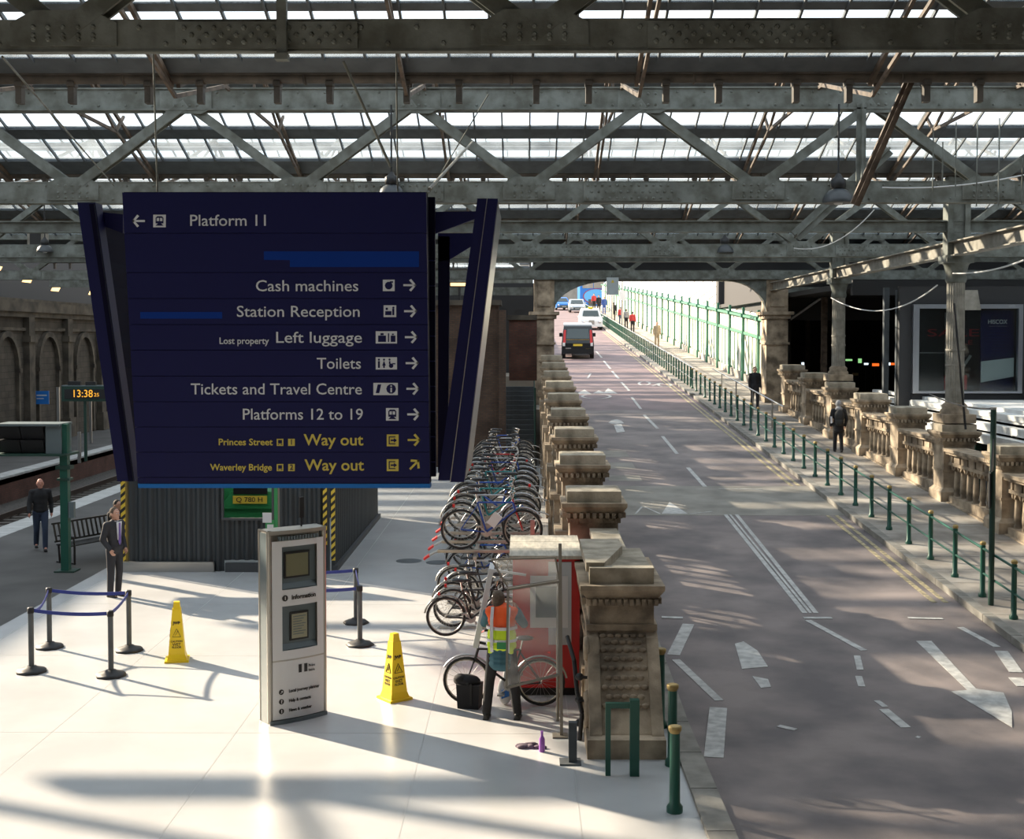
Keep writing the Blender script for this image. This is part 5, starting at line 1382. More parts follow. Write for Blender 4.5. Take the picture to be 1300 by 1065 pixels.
p = fl(641, 898)
pbg = thing('carrier_bag', 'white and blue plastic carrier bag by the parked bicycle', 'bag', (p.x, p.y + .15, 0)); b = MB(); b.ball((0, 0, .2), (.11, .07, .2), 12, 8); b.ball((.02, 0, .42), (.05, .04, .1), 8, 6); b.build('bag_body', 'kiosk_white', pbg); MB().prism([(-.05, .1), (.06, .14), (.05, .25), (-.05, .22)], -.085, -.07, 'y').build('blue_print', 'bus_blue', pbg)

# ================================================================ BICYCLES
def wheel_parts():
    ty = MB().torus((0, 0, 0), .325, .019, 'y', 30, 6); rm = MB().torus((0, 0, 0), .298, .011, 'y', 26, 4)
    sp = MB()
    for i in range(20):
        a = 2 * math.pi * i / 20; s = .025 if i % 2 else -.025
        sp.tube((.02 * math.cos(a), s, .02 * math.sin(a)), (.29 * math.cos(a), 0, .29 * math.sin(a)), .0022, n=3, caps=False)
    sp.tube((0, -.045, 0), (0, .045, 0), .02, n=8)
    return ty, rm, sp
_ty, _rm, _sp = wheel_parts()
def make_bike(frame_m, fork_m, label, lite=False, rim='steel'):
    """front wheel at +x, rear wheel at -x, wheels on z=0"""
    t = thing('bicycle', label, 'bicycle')
    WR = .345; A = (-.52, 0, WR); B = (.52, 0, WR); bb = (-.09, 0, .30); st = (-.24, 0, .80); ht = (.36, 0, .80); hb = (.40, 0, .66)
    for c in (A, B):
        w = _ty.build('wheel', 'rubber', t, raw=True); w.location = c
        r = _rm.build('rim', rim, w, raw=True); s = _sp.build('spokes', 'steel', w, raw=True, kind='stuff')
    f = MB()
    for a, c, r in ((bb, st, .016), (st, ht, .015), (bb, hb, .019), (hb, ht, .02)): f.tube(a, c, r, n=8)
    for s in (-.05, .05): f.tube((A[0], s, A[2]), (bb[0], s * .6, bb[2]), .010, n=6); f.tube((A[0], s, A[2]), (-.235, s * .4, .76), .008, n=6)
    f.build('frame', frame_m, t, raw=True)
    k = MB()
    for s in (-.05, .05): k.tube((B[0], s, B[2]), (.42, s, .62), .012, n=6)
    k.tube((.42, -.06, .62), (.42, .06, .62), .016, n=6); k.tube((.42, 0, .62), (.35, 0, .86), .014, n=6); k.build('fork', fork_m, t, raw=True)
    h = MB(); h.tube((.35, 0, .86), (.38, 0, .96), .013, n=6); h.path([(.30, -.30, .98), (.36, -.16, .98), (.40, 0, .97), (.36, .16, .98), (.30, .30, .98)], .012, 6); hb_ = h.build('handlebar', 'chrome', t, raw=True)
    g = MB(); g.tube((.30, -.30, .98), (.22, -.34, .98), .018, n=6); g.tube((.30, .30, .98), (.22, .34, .98), .018, n=6); g.build('grips', 'rubber', hb_, raw=True)
    s = MB(); s.ball((-.30, 0, .97), (.13, .075, .035), 10, 6); s.ball((-.18, 0, .965), (.10, .03, .028), 8, 5); so = s.build('saddle', 'bike_black', t, raw=True)
    MB().tube(st, (-.27, 0, .95), .013, n=8).build('seat_post', 'chrome', t, raw=True)
    c = MB(); c.tube((bb[0], .045, bb[2]), (bb[0], .05, bb[2]), .09, n=16); c.tube((bb[0], -.08, bb[2]), (bb[0], .08, bb[2]), .012, n=6); c.bar((bb[0], .07, bb[2]), (bb[0] + .12, .07, bb[2] - .11), .015, .02); c.bar((bb[0], -.07, bb[2]), (bb[0] - .12, -.07, bb[2] + .11), .015, .02)
    c.box(bb[0] + .07, bb[0] + .17, .08, .16, bb[2] - .125, bb[2] - .1); c.box(bb[0] - .17, bb[0] - .07, -.16, -.08, bb[2] + .1, bb[2] + .125); c.build('crankset', 'steel', t, raw=True)
    if not lite:
        m = MB(); m.torus(A, .37, .016, 'y', 14, 4, R(10), R(170)); m.build('mudguard', 'steel', t, raw=True)
        m = MB(); m.torus(B, .37, .016, 'y', 10, 4, R(30), R(150)); m.build('mudguard', 'bike_silver', t, raw=True)
        MB().box(-.66, -.62, -.025, .025, .72, .77).build('rear_light', 'red', t, raw=True)
    return t
# two-tier rack
rk = thing('bicycle_rack', 'two-tier steel bicycle rack running back along the balustrade', 'rack', (-.6, 22, 0))
RZ = 1.36
NB = 16; SPB = 1.05
tr = MB(); tr.box(-.95, .95, -.06, -.03, -.04, .0); tr.box(-.95, .95, .03, .06, -.04, 0); tr.box(-.95, .95, -.06, .06, -.05, -.035); tr.tube((-.95, -.06, -.02), (-1.10, -.06, -.10), .015, n=6); tr.tube((-.95, .06, -.02), (-1.10, .06, -.10), .015, n=6)
hdl = MB(); hdl.tube((-1.10, -.06, -.10), (-1.2, -.06, -.17), .022, n=8); hdl.tube((-1.10, .06, -.10), (-1.2, .06, -.17), .022, n=8)
to = tr.build('upper_tray', 'steel', rk); ho = hdl.build('handle', 'red', to); to.location = (0, .6, RZ); to['label'] = 'grey tray with red handles'
for i in range(1, NB): c = put(to, rk, (0, .6 + i * SPB, RZ)); put(ho, c)
lo_ = MB().box(-.9, .9, -.05, .05, 0, .03).build('lower_tray', 'steel', rk); lo_.location = (0, .3, .0)
for i in range(1, 16): put(lo_, rk, (0, .3 + i * SPB, .0))
for y in [0.9 + 3.15 * i for i in range(6)]:
    b = MB(); b.box(.72, .80, y - .04, y + .04, 0, RZ + .5); b.box(-.1, -.04, y - .03, y + .03, 0, RZ - .05) if 0 else None; b.build('rack_post', 'steel', rk)
b = MB(); b.box(.72, .80, .2, 17.2, RZ - .12, RZ - .05); b.box(-.3, -.24, .2, 17.2, RZ - .12, RZ - .06); b.box(.7, .8, .2, 17.2, .0, .06); b.build('rack_beam', 'steel', rk)
b = MB()
for y in [1.4 + 2.1 * i for i in range(8)]: b.torus((.86, y, RZ + .15), .42, .012, 'y', 10, 4, R(60), R(150))
b.build('rack_hoops', 'steel', rk, kind='stuff')
kinds = [('bike_blue', 'bike_red', 'blue'), ('bike_black', 'bike_silver', 'black'), ('bike_teal', 'bike_teal', 'teal'), ('bike_silver', 'bike_black', 'silver'), ('bike_red', 'bike_black', 'red'), ('bike_blue', 'bike_black', 'dark blue'), ('bike_white', 'bike_black', 'white'), ('bike_black', 'bike_black', 'all black')]
ordn = ['nearest', 'second', 'third', 'fourth', 'fifth', 'sixth', 'seventh', 'eighth', 'ninth', 'tenth', 'eleventh', 'twelfth', 'thirteenth', 'fourteenth', 'fifteenth', 'sixteenth', 'seventeenth', 'eighteenth', 'nineteenth', 'twentieth', 'twenty-first', 'twenty-second', 'twenty-third', 'farthest']
protos = {}
def bike(kind, loc, rz, label, group, lite=False, sc=1.0):
    fm, fk, cn = kinds[kind]
    key = (kind, lite)
    if key in protos: t = clone(protos[key], loc, rz, label, group)
    else:
        t = make_bike(fm, fk, label, lite); protos[key] = t; t.location = loc; t.rotation_euler = (0, 0, rz); t['group'] = group
    t.scale = (sc,) * 3
    return t
seq = [0, 3, 2, 5, 7, 2, 1, 5, 3, 4, 1, 6, 7, 1, 3, 5, 4, 1, 7, 3, 5, 6, 1, 3]
for i in range(NB):
    fm, fk, cn = kinds[seq[i]]
    lab_ = 'blue bicycle with a red fork on the nearest upper tray of the rack' if i == 0 else '%s bicycle on the upper tier of the rack, %s tray from the front' % (cn, ordn[i])
    t = bike(seq[i], (-.62 + random.uniform(-.04, .08), 22.6 + i * SPB, RZ + .0), R(random.uniform(-4, 4)) + (math.pi if i % 5 == 3 else 0), lab_, 'bicycles on the upper tier of the rack', i > 9, 1.07)
    if i == 0:
        MB().bar((-.02, -.04, .42), (.12, -.04, .60), .05, .16).build('silver_lock_pouch', 'kiosk_white', t)
seq2 = [7, 1, 7, 7, 3, 5, 1, 7, 2, 1, 3, 7, 5, 1, 7, 3]
for i in range(16):
    cn = kinds[seq2[i]][2]
    bike(seq2[i], (-.82 + (.12 if i % 2 else 0) + random.uniform(-.06, .06), 21.5 + (i * .72 if i < 5 else i * SPB * .9) + .1, .03), R(random.uniform(-12, 12)), '%s bicycle on the lower tier of the rack, %s place from the front' % (cn, ordn[i]), 'bicycles on the lower tier of the rack', i > 6)
# bicycle parked behind the cleaner
pbk = make_bike('bike_black', 'bike_black', 'black bicycle with pale tyre rims parked behind the cleaner', rim='wood_pale')
pbk.location = (-.28, 17.6, 0); pbk.rotation_euler = (R(-3), 0, R(176))
# ================================================================ PEOPLE
def capsule(mb, a, b, ra, rb, n=10):
    a = Vector(a); b = Vector(b); mb.tube(a, b, ra, rb, n); mb.ball(a, ra * 1.0, n, 6); mb.ball(b, rb * 1.0, n, 6)
def remesh(mb, name, m, parent, voxel, smooth=2):
    me = bpy.data.meshes.new('tmp'); me.from_pydata(mb.v, [], mb.f); fixn(me)
    o = bpy.data.objects.new('tmp', me); COL.objects.link(o)
    md = o.modifiers.new('r', 'REMESH'); md.mode = 'VOXEL'; md.voxel_size = voxel; md.use_smooth_shade = True
    sm = o.modifiers.new('s', 'SMOOTH'); sm.iterations = smooth; sm.factor = .5
    dg = bpy.context.evaluated_depsgraph_get(); dg.update()
    r = bpy.data.meshes.new_from_object(o.evaluated_get(dg)); bpy.data.objects.remove(o)
    r.materials.clear(); r.materials.append(M[m])
    for p in r.polygons: p.use_smooth = True
    r.name = name
    q = bpy.data.objects.new(name, r); COL.objects.link(q); q.parent = parent
    return q
def person(label, loc, rz, h=1.75, top='cloth_black', legs='cloth_black', skin='skin', hair='hair_dark', pose=None, detail=False, coat=0, group=None, far=False, hood=None, shoes='black', sleeve=None, collar=False, bald=False, lean=0.0, scale=None):
    """faces -y; +x is the person's left"""
    t = thing('person', label, 'person', tuple(loc), rz, group)
    k = h / 1.75; t.scale = (k, k, k) if not scale else scale
    J = dict(pel=(0, 0, .96), ch=(0, 0, 1.30), nk=(0, .01, 1.47), hd=(0, -.02, 1.62),
             sl=(.185, .01, 1.41), el=(.23, .03, 1.13), wl=(.24, -.06, .90), sr=(-.185, .01, 1.41), er=(-.23, .03, 1.13), wr=(-.24, -.06, .90),
             hl=(.09, 0, .93), kl=(.10, -.02, .50), al=(.10, .02, .09), hr=(-.09, 0, .93), kr=(-.10, -.02, .50), ar=(-.10, .02, .09))
    if pose: J.update(pose)
    J = {a: Vector(b) for a, b in J.items()}
    vx = .03 if far else (.012 if detail else .017)
    # ---- body
    b = MB()
    hd = J['hd']; tl = J['ch'] - J['pel']
    capsule(b, J['pel'], J['ch'], .10, .12); capsule(b, J['nk'] - Vector((0, 0, .08)), hd - Vector((0, -.01, .08)), .055, .055)
    b.ball(hd, (.078, .098, .115), 14, 10); b.ball(hd + Vector((0, -.03, -.06)), (.058, .07, .06), 10, 7)
    if not far:
        b.tube(hd + Vector((0, -.09, .015)), hd + Vector((0, -.122, -.028)), .012, .018, 8)
        for s in (-1, 1): b.ball(hd + Vector((s * .08, .01, -.01)), (.014, .022, .034), 8, 6)
        b.ball(hd + Vector((0, -.092, -.065)), (.024, .014, .012), 8, 5); b.ball(hd + Vector((0, -.085, .04)), (.055, .02, .012), 8, 5)
        b.ball(hd + Vector((0, -.08, -.105)), (.03, .03, .022), 8, 5)
    capsule(b, J['sl'], J['sr'], .065, .065)
    for s in 'lr':
        capsule(b, J['s' + s], J['e' + s], .05, .04); capsule(b, J['e' + s], J['w' + s], .04, .026)
        capsule(b, J['h' + s], J['k' + s], .082, .055); capsule(b, J['k' + s], J['a' + s], .052, .036)
        # hand
        d = (J['w' + s] - J['e' + s]).normalized(); w = J['w' + s]
        side = Vector((1 if s == 'l' else -1, 0, 0)); side = (side - d * side.dot(d)).normalized(); up = d.cross(side).normalized()
        hv = J.get('hand_' + s)
        if hv: d = hv.normalized()
        fw = d.cross(side).normalized()
        b.tube(w, w + d * .085, .026, .034, 8); b.ball(w + d * .07, .034, 8, 6)
        if not far:
            for i, L in enumerate((.068, .078, .073, .058)):
                o = fw * ((i - 1.5) * .021); p0 = w + d * .08 + o; p1 = p0 + d * L * .55; inn = -side
                p2 = p1 + (d * .75 + inn * .6) * L * .5
                b.tube(p0, p1, .0095, .009, 6); b.tube(p1, p2, .009, .0075, 6); b.ball(p1, .009, 6, 4); b.ball(p2, .0075, 6, 4)
            q = w + d * .03 - fw * .03; b.tube(q, q + (-fw * .8 + d * .7) * .035, .012, .011, 6); b.tube(q + (-fw * .8 + d * .7) * .035, q + (-fw * .5 + d) * .06, .011, .009, 6)
        capsule(b, J['a' + s], J['a' + s] + Vector((0, -.14, -.055)), .035, .03, 8)
    body = remesh(b, 'body', skin, t, vx * (.62 if detail else 1))
    # ---- trousers
    b = MB(); b.ball(J['pel'] + Vector((0, .01, -.02)), (.175, .125, .13), 12, 8)
    for s in 'lr':
        capsule(b, J['h' + s], J['k' + s], .10, .072); capsule(b, J['k' + s], J['a' + s] + Vector((0, 0, .0)), .072, .062)
    remesh(b, 'trousers', legs, t, vx)
    # ---- top
    b = MB(); b.ball(J['ch'] + Vector((0, 0, .02)), (.185, .135, .20), 12, 8); b.ball(J['pel'] + tl * .3, (.165, .13, .2), 12, 8); b.ball(J['pel'] + tl * .65, (.17, .13, .2), 12, 8)
    b.ball(J['pel'] + Vector((0, 0, .02)), (.18, .135, .10), 12, 8)
    capsule(b, J['sl'], J['sr'], .078, .078); capsule(b, J['nk'] - Vector((0, 0, .1)), J['nk'] - Vector((0, 0, .015)), .10, .075)
    if coat: 
        for i in range(4): b.ball(J['pel'] - Vector((0, 0, coat * i / 3)), (.19, .15, .12), 12, 8)
    for s in 'lr': capsule(b, J['s' + s], J['e' + s], .072, .06); capsule(b, J['e' + s], J['w' + s], .06, .045)
    remesh(b, 'coat' if coat else 'jacket', top, t, vx)
    # ---- hair, shoes
    if hair:
        b = MB(); b.ball(hd + Vector((0, .022, .022)), (.086, .098, .112), 12, 8); b.ball(hd + Vector((0, .05, -.04)), (.075, .065, .08), 10, 7)
        if bald: b = MB(); b.ball(hd + Vector((0, .035, -.01)), (.084, .08, .07), 12, 8)
        remesh(b, 'hair', hair, t, vx, 1)
    if hood:
        b = MB(); b.ball(hd + Vector((0, .02, .015)), (.11, .12, .135), 12, 8); b.ball(J['nk'] + Vector((0, .06, .0)), (.13, .11, .08), 12, 8); remesh(b, 'hood', hood, t, vx, 1)
    for s in 'lr':
        b = MB(); a = J['a' + s]; b.ball(a + Vector((0, .03, -.04)), (.045, .05, .05), 8, 6); b.ball(a + Vector((0, -.06, -.05)), (.045, .12, .04), 10, 6); b.box(a.x - .042, a.x + .042, a.y - .16, a.y + .07, a.z - .09, a.z - .07)
        remesh(b, 'shoe', shoes, t, vx, 1)
    if detail:
        for s in (-1, 1):
            b = MB(); b.ball(hd + Vector((s * .032, -.088, .012)), (.013, .008, .008), 8, 6); b.build('eye', 'cloth_shirt', t)
            b = MB(); b.ball(hd + Vector((s * .032, -.096, .012)), (.006, .004, .006), 8, 6); b.build('pupil', 'ink', t)
    return t, J

# cleaner in the orange and yellow vest, seen from the back, arms raised to the glass
p = fl(637, 912)
cl, J = person('person in an orange and yellow high-visibility vest reaching up to a glass poster case', p + Vector((.0, .0, 0)), R(172), 1.77, top='cloth_teal', legs='cloth_black', hair='hair_brown', detail=True,
    pose=dict(ch=(-.0, -.02, 1.30), nk=(0, -.02, 1.47), hd=(.05, -.05, 1.60), sl=(.19, -.02, 1.41), el=(.27, -.20, 1.24), wl=(.20, -.36, 1.42), sr=(-.19, -.02, 1.41), er=(-.27, -.22, 1.24), wr=(-.16, -.40, 1.38),
              hl=(.10, 0, .93), kl=(.17, -.02, .50), al=(.20, .04, .09), hr=(-.10, 0, .93), kr=(-.17, .02, .50), ar=(-.21, -.02, .09)), coat=.20)
b = MB(); b.ball(J['ch'] + Vector((0, 0, .05)), (.20, .15, .22), 14, 9); b.ball((0, 0, 1.12), (.20, .158, .22), 14, 9); b.ball((0, 0, 1.0), (.205, .162, .12), 14, 9); b.box(-.17, .17, -.10, .11, .90, 1.0)
capsule(b, (.15, -.01, 1.43), (-.15, -.01, 1.43), .09, .09)
ve = remesh(b, 'vest', 'vest_yellow', cl, .013)
# orange upper part: chosen by height on the vest itself
me = ve.data; me.materials.append(M['vest_orange'])
for f in me.polygons:
    if f.center.z > 1.24: f.material_index = 1
b = MB()
sb_ = MB()
def vband(z0, z1):
    n = 20; a = MB()
    pts = []
    for i in range(n):
        q = 2 * math.pi * i / n; pts.append((.212 * math.cos(q), .170 * math.sin(q) - .005))
    a.prism(pts, z0, z1, 'z'); return a
for z in (1.225, 1.06): vband(z, z + .035).build('reflective_band', 'vest_silver', cl)
for x in (-.11, .11):
    b = MB(); b.prism([(.145, .93), (.175, 1.0), (.18, 1.2), (.172, 1.38), (.09, 1.53), (.05, 1.52), (.14, 1.37), (.15, 1.2)], x - .02, x + .02, 'x'); b.build('reflective_brace', 'vest_silver', cl)
b = MB(); b.box(-.10, .04, .162, .172, .98, 1.07); b.build('pocket', 'green_machine', cl)
# man in a dark suit
p = fl(146, 757)
sm_, J = person('man in a dark suit with a purple tie standing by the hoarding', p, R(62), 1.80, top='cloth_suit', legs='cloth_suit', hair='hair_brown', detail=True,
    pose=dict(el=(.25, .05, 1.14), wl=(.20, -.08, .95), er=(-.25, .05, 1.14), wr=(-.20, -.08, .95), kl=(.09, -.03, .50), kr=(-.10, .0, .5)))
b = MB(); b.prism([(-.06, 1.47), (.06, 1.47), (.035, 1.12), (-.035, 1.12)], -.142, -.120, 'y'); b.build('shirt_front', 'cloth_shirt', sm_)
b = MB(); b.prism([(-.018, 1.45), (.018, 1.45), (.032, 1.08), (0, 1.02), (-.032, 1.08)], -.152, -.140, 'y'); b.build('tie', 'cloth_purple', sm_)
b = MB(); b.torus((0, -.005, 1.475), .066, .016, 'z', 14, 5); b.build('collar', 'cloth_shirt', sm_)
# walking man on the platform
p = fl(52, 699)
person('balding man in a dark jacket and jeans walking on the platform', p, R(25), 1.78, top='cloth_black', legs='cloth_jeans', hair='hair_grey', bald=True, skin='skin_red',
    pose=dict(el=(.25, .10, 1.14), wl=(.25, .03, .92), er=(-.25, -.04, 1.14), wr=(-.26, -.16, .94), kl=(.09, -.14, .52), al=(.09, -.16, .10), kr=(-.09, .02, .50), ar=(-.09, .22, .14)))
# person sitting on the bench
bl = bn.location
person('dark haired person sitting on the bench behind the man in the suit', (bl.x + .35, bl.y + .55, 0.0), R(62), 1.75, top='cloth_black', legs='cloth_black', hair='hair_dark',
    pose=dict(pel=(0, .02, .53), ch=(0, .02, .86), nk=(0, .0, 1.03), hd=(0, -.04, 1.18), sl=(.18, .02, .97), sr=(-.18, .02, .97), el=(.23, -.02, .72), er=(-.23, -.02, .72), wl=(.12, -.25, .62), wr=(-.12, -.25, .62), hl=(.09, 0, .50), hr=(-.09, 0, .50), kl=(.10, -.42, .50), kr=(-.10, -.42, .50), al=(.10, -.44, .09), ar=(-.10, -.44, .09)))
# woman with rucksack on the pavement, seen from behind
p = rp(1064, 574, .115)
wm, J = person('person in a dark padded coat and pale hat walking up the pavement with bags', p, R(176), 1.68, top='cloth_black', legs='cloth_black', hair=None, hood='cloth_grey', coat=.22,
    pose=dict(kl=(.09, -.10, .5), al=(.09, -.12, .09), kr=(-.09, .02, .5), ar=(-.09, .14, .11), el=(.26, .02, 1.13), er=(-.27, .0, 1.13)))
b = MB(); b.ball((0, .20, 1.22), (.17, .12, .24), 12, 8); b.ball((0, .22, 1.05), (.15, .11, .15), 12, 8); b.build('rucksack', 'rubber', wm)
b = MB(); b.hexa([(.22, -.16, .95), (.26, -.16, .95), (.26, .16, 1.0), (.22, .16, 1.0), (.24, -.10, 1.2), (.28, -.10, 1.2), (.28, .20, 1.22), (.24, .20, 1.22)]); b.build('shoulder_bag', 'cloth_shirt', wm)
p = rp(958, 519, .115)
person('person in dark clothes walking down the pavement beside the arch pier', p, R(8), 1.80, top='cloth_black', legs='cloth_black', hair='hair_dark', coat=.12, pose=dict(kl=(.09, -.10, .5), al=(.09, -.12, .09), kr=(-.09, .02, .5), ar=(-.09, .12, .11)))
for px, py, hh, top, lg_, lb_, rz in ((834, 441, 1.95, 'cloth_tan', 'cloth_tan', 'distant person in a tan coat walking beside the cream wall', 10), (803, 422, 1.95, 'cloth_red', 'cloth_black', 'distant person with a red bag beyond the railing, on the right of a pair', 170), (795, 417, 1.95, 'cloth_grey', 'cloth_black', 'distant person in grey beyond the railing, between two others', 180), (788, 413, 1.95, 'cloth_red', 'cloth_jeans', 'distant person in red at the left of a trio beyond the railing', 180),
                                      (767, 399, 2.3, 'cloth_blue', 'cloth_blue', 'distant person in blue standing in front of the bus', 0), (760, 396, 2.3, 'cloth_black', 'cloth_black', 'distant person in black standing in front of the bus', 0), (754, 393, 2.3, 'cloth_red', 'cloth_black', 'distant person with a red top at the corner of the bus', 0), (779, 407, 2.1, 'cloth_black', 'cloth_black', 'distant person in black beside the lamp post at the ramp top', 180)):
    p = rp(px, py, .115)
    person(lb_, p, R(rz), hh, top=top, legs=lg_, far=True, group='distant people at the top of the ramp')

# ================================================================ VEHICLES
def vehicle(name, label, cat, loc, rz, w, prof, belt, taper, paint):
    t = thing(name, label, cat, tuple(loc), rz)
    n = len(prof)
    def X(z): return w / 2 - taper * max(0, z - belt)
    b = MB(); vs = [(-X(z), y, z) for y, z in prof] + [(X(z), y, z) for y, z in prof]
    b.add(vs, [(i, (i + 1) % n, n + (i + 1) % n, n + i) for i in range(n)]); b.add(vs, [tuple(range(n))[::-1], tuple(range(n, 2 * n))])
    o = b.build('body', paint, t)
    bv = o.modifiers.new('b', 'BEVEL'); bv.width = .05; bv.segments = 2; bv.limit_method = 'ANGLE'; bv.angle_limit = R(25)
    return t, X
def wheels(t, w, ys, r=.33):
    for y in ys:
        for s in (-1, 1):
            o = MB().tube((s * (w / 2 - .22), y, r), (s * (w / 2 + .01), y, r), r, n=18).build('wheel', 'rubber', t)
            MB().tube((s * (w / 2 + .01), y, r), (s * (w / 2 + .025), y, r), r * .55, n=12).build('hub', 'steel', o)
# black van seen from behind (its rear is at local y = 0, it drives towards +y)
p = rp(733.5, 456, 0); sc_ = 1.13
van, X = vehicle('van', 'black taxi van with red tail lights driving up the ramp', 'van', p, 0, 1.9, [(0, .30), (0, .95), (.08, 1.25), (.35, 1.93), (.6, 2.0), (3.6, 1.96), (4.3, 1.25), (4.9, 1.0), (5.0, .35), (4.9, .3)], 1.0, .13, 'car_black')
van.scale = (sc_,) * 3; van.rotation_euler = (math.atan(RS), 0, R(-2))
wheels(van, 1.9, (.95, 4.0))
b = MB(); b.hexa([(-.68, .04, 1.22), (.68, .04, 1.22), (.68, .10, 1.22), (-.68, .10, 1.22), (-.62, .27, 1.78), (.62, .27, 1.78), (.62, .33, 1.78), (-.62, .33, 1.78)]); b.build('rear_window', 'car_glass', van)
for s in (-1, 1):
    b = MB(); b.hexa([(s * .80 - .08, -.02, .95), (s * .80 + .08, -.02, .95), (s * .80 + .08, .08, .95), (s * .80 - .08, .08, .95), (s * .76 - .06, .19, 1.72), (s * .76 + .06, .19, 1.72), (s * .76 + .06, .28, 1.72), (s * .76 - .06, .28, 1.72)]); b.build('tail_light', 'red', van)
    b = MB(); b.box(s * .82 - .07, s * .82 + .07, -.02, .04, .78, .98); b.build('reversing_light', 'car_white', van)
    b = MB(); b.box(s * 1.02 - .10, s * 1.02 + .10, 3.4, 3.55, 1.15, 1.38); b.bar((s * .9, 3.5, 1.2), (s * 1.02, 3.5, 1.25), .05, .05); b.build('mirror', 'car_black', van)
    b = MB(); b.hexa([(s * .92, .7, 1.2), (s * .93, .7, 1.2), (s * .93, 3.4, 1.2), (s * .92, 3.4, 1.2), (s * .845, .8, 1.75), (s * .855, .8, 1.75), (s * .855, 3.2, 1.75), (s * .845, 3.2, 1.75)]); b.build('side_window', 'car_glass', van)
q = MB().box(-.27, .27, -.03, .0, .78, .90).build('number_plate', 'plate_yellow', van)
MB().box(-.9, .9, -.06, .1, .32, .62).build('bumper', 'car_black', van); MB().box(.45, .75, -.035, 0, .45, .62).build('yellow_sticker', 'plate_yellow', van); MB().box(-.72, -.4, -.03, 0, .58, .68).build('badge', 'steel', van)
MB().box(-.66, .66, .02, .06, 1.14, 1.17).build('chrome_strip', 'gold', van)
b = MB(); b.box(-.85, .85, .62, 3.4, 1.985, 2.01); b.build('roof_reflection', 'car_silver', van)  # sky reflection on the black roof, put in as a silver sheet
# white taxi facing down the ramp
def front_car(name, label, px, py, w, sc, paint, taxi, rz=0):
    p = rp(px, py, 0)
    prof = [(0, .28), (0, .72), (.1, .92), (1.35, 1.08), (1.75, 1.62), (2.1, 1.74), (3.6, 1.72), (4.3, 1.1), (4.6, 1.0), (4.65, .3)] if taxi else [(0, .28), (0, .62), (.1, .78), (1.15, .95), (1.85, 1.38), (2.3, 1.45), (3.4, 1.42), (4.1, .98), (4.4, .9), (4.45, .28)]
    t, X = vehicle(name, label, 'car', p, rz, w, prof, .9, .22, paint); t.scale = (sc,) * 3; t.rotation_euler = (math.atan(RS), 0, rz)
    wheels(t, w, (.85, 3.6), .32)
    y0, z0, y1, z1 = ((1.34, 1.12, 1.70, 1.58) if taxi else (1.16, .98, 1.82, 1.36))
    b = MB(); b.hexa([(-.70, y0 - .03, z0), (.70, y0 - .03, z0), (.70, y0 + .02, z0), (-.70, y0 + .02, z0), (-.60, y1 - .06, z1), (.60, y1 - .06, z1), (.60, y1, z1), (-.60, y1, z1)]); b.build('windscreen', 'car_glass', t)
    gw_ = .22 if taxi else .45
    b = MB(); b.box(-gw_, gw_, -.03, .02, .40, .82 if taxi else .6); b.build('grille', 'car_glass' if not taxi else 'steel', t)
    for s in (-1, 1):
        b = MB(); b.ball((s * .66, .0, .68 if taxi else .6), (.13, .06, .11), 10, 7); b.build('headlight', 'chrome', t)
        b = MB(); b.box(s * (w / 2 + .08) - .09, s * (w / 2 + .08) + .09, 1.5, 1.6, 1.0, 1.14); b.build('mirror', paint, t)
    MB().box(-.26, .26, -.05, -.02, .36, .47).build('number_plate', 'kiosk_white', t)
    MB().box(-w / 2 + .05, w / 2 - .05, -.06, .08, .28, .42).build('bumper', 'car_glass' if not taxi else paint, t)
    if taxi: MB().box(-.2, .2, 1.95, 2.1, 1.74, 1.86).build('roof_light', 'cone_yellow', t)
    return t
front_car('taxi', 'white taxi coming down the ramp behind the black van', 751, 419, 1.85, 1.17, 'car_white', True)
front_car('car', 'silver car coming over the top of the ramp', 733, 397, 1.75, 1.22, 'car_silver', False)
front_car('car', 'dark blue car at the top left of the ramp behind the silver car', 716, 394, 1.75, 1.25, 'bus_blue', False, R(10))
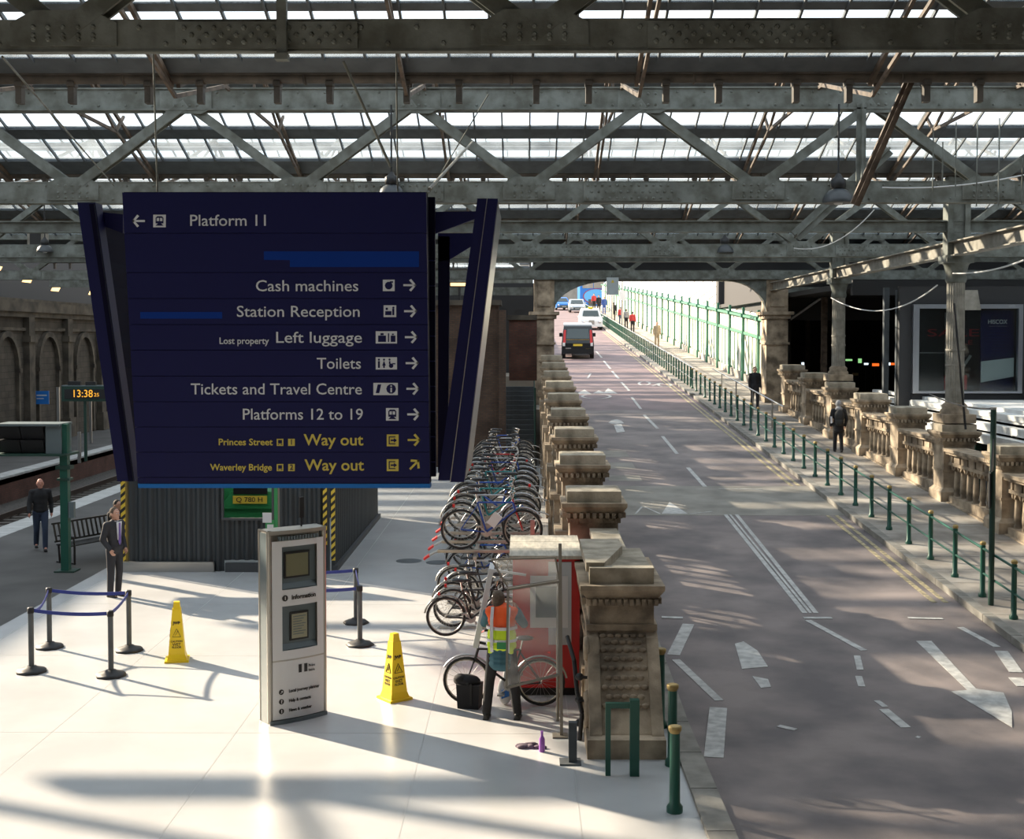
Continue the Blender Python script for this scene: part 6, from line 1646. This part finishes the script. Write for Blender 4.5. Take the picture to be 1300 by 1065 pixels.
# blue bus
Y = 205; a = at(736, 394, Y); c = at(770, 354, Y)
bus = thing('bus', 'tall blue double-deck bus standing across the top of the ramp', 'bus', (a.x, Y, a.z - .3))
w = c.x - a.x; h = c.z - a.z + .3
o = MB().box(0, w, 0, 9, .3, h).build('body', 'bus_blue', bus); bv = o.modifiers.new('b', 'BEVEL'); bv.width = .12; bv.segments = 2
for i in range(2): MB().box(.45 + i * (w - .7) / 2, .45 + (i + 1) * (w - .7) / 2 - .1, -.05, 0, h - 1.5, h - .45).build('upper_window', 'building_pale', bus)
for i in range(2): MB().box(1.4 + i * 1.4, 2.6 + i * 1.4, -.05, 0, .9, 2.1).build('lower_window', 'car_glass', bus)
b = MB(); b.prism([(w * .62 + 2.1 * math.cos(q * math.pi / 8), h * .48 + 1.15 * math.sin(q * math.pi / 8)) for q in range(16)], -.03, 0, 'y'); b.build('pale_oval', 'bus_sky', bus)
b = MB(); b.torus((w * .62, -.03, h * .48), 2.1, .07, 'y', 20, 4); o = b.build('red_ring', 'cloth_red', bus); o.scale = (1, 1, .58); o.location.z = h * .48 * .42
for x in (1.0, w - 1.0): MB().tube((x, -.05, .5), (x, .3, .5), .5, n=14).build('wheel', 'rubber', bus)
# pale buildings and bright street beyond the ramp top
st_ = struct('street_top', 'bright street level at the head of the ramp', 'street')
MB().box(-40, 60, 196, 260, rz_(196) - .6, rz_(196)).build('street_surface', 'pavement', st_)
for x0, x1, Y, z1, nm, m in ((2, 11, 240, 19, 'grey stone building behind the bus', 'building_pale'), (17, 40, 250, 30, 'pale building above the cream wall', 'building_pale'), (-12, 1, 235, 24, 'stone building left of the bus', 'building_pale')):
    t = thing('building', nm, 'building', (x0, Y, rz_(196)))
    MB().box(0, x1 - x0, 0, 12, 0, z1 - rz_(196)).build('wall', m, t)
    w0 = MB().box(0, 1.0, -.1, .0, 0, 1.6).build('window', 'car_glass', t); w0.location = (1.0, 0, 2)
    for i in range(int((x1 - x0 - 2) / 2.4)):
        for j in range(int((z1 - rz_(196) - 3) / 3)):
            if i or j: put(w0, t, (1.0 + i * 2.4, 0, 2 + j * 3))
t = struct('roadside_wall', 'low stone wall left of the upper ramp', 'wall'); sloped(MB(), -2.0, .45, 58, 190, 1.1).build('wall_surface', 'building_pale', t)
for px, Y in ((777, 140), (790, 120)):
    p = rp(px, 400, 0); t = thing('street_lamp_post', 'pale lamp post at the top of the ramp, %s' % ('left one' if px == 777 else 'right one'), 'post', (at(px, 400, Y).x, Y, rz_(Y))); MB().tube((0, 0, 0), (0, 0, 5), .12, .08, 8).build('pole', 'steel', t); MB().box(-.3, .3, -.1, .1, 3.0, 3.9).build('banner', 'kiosk_white', t)
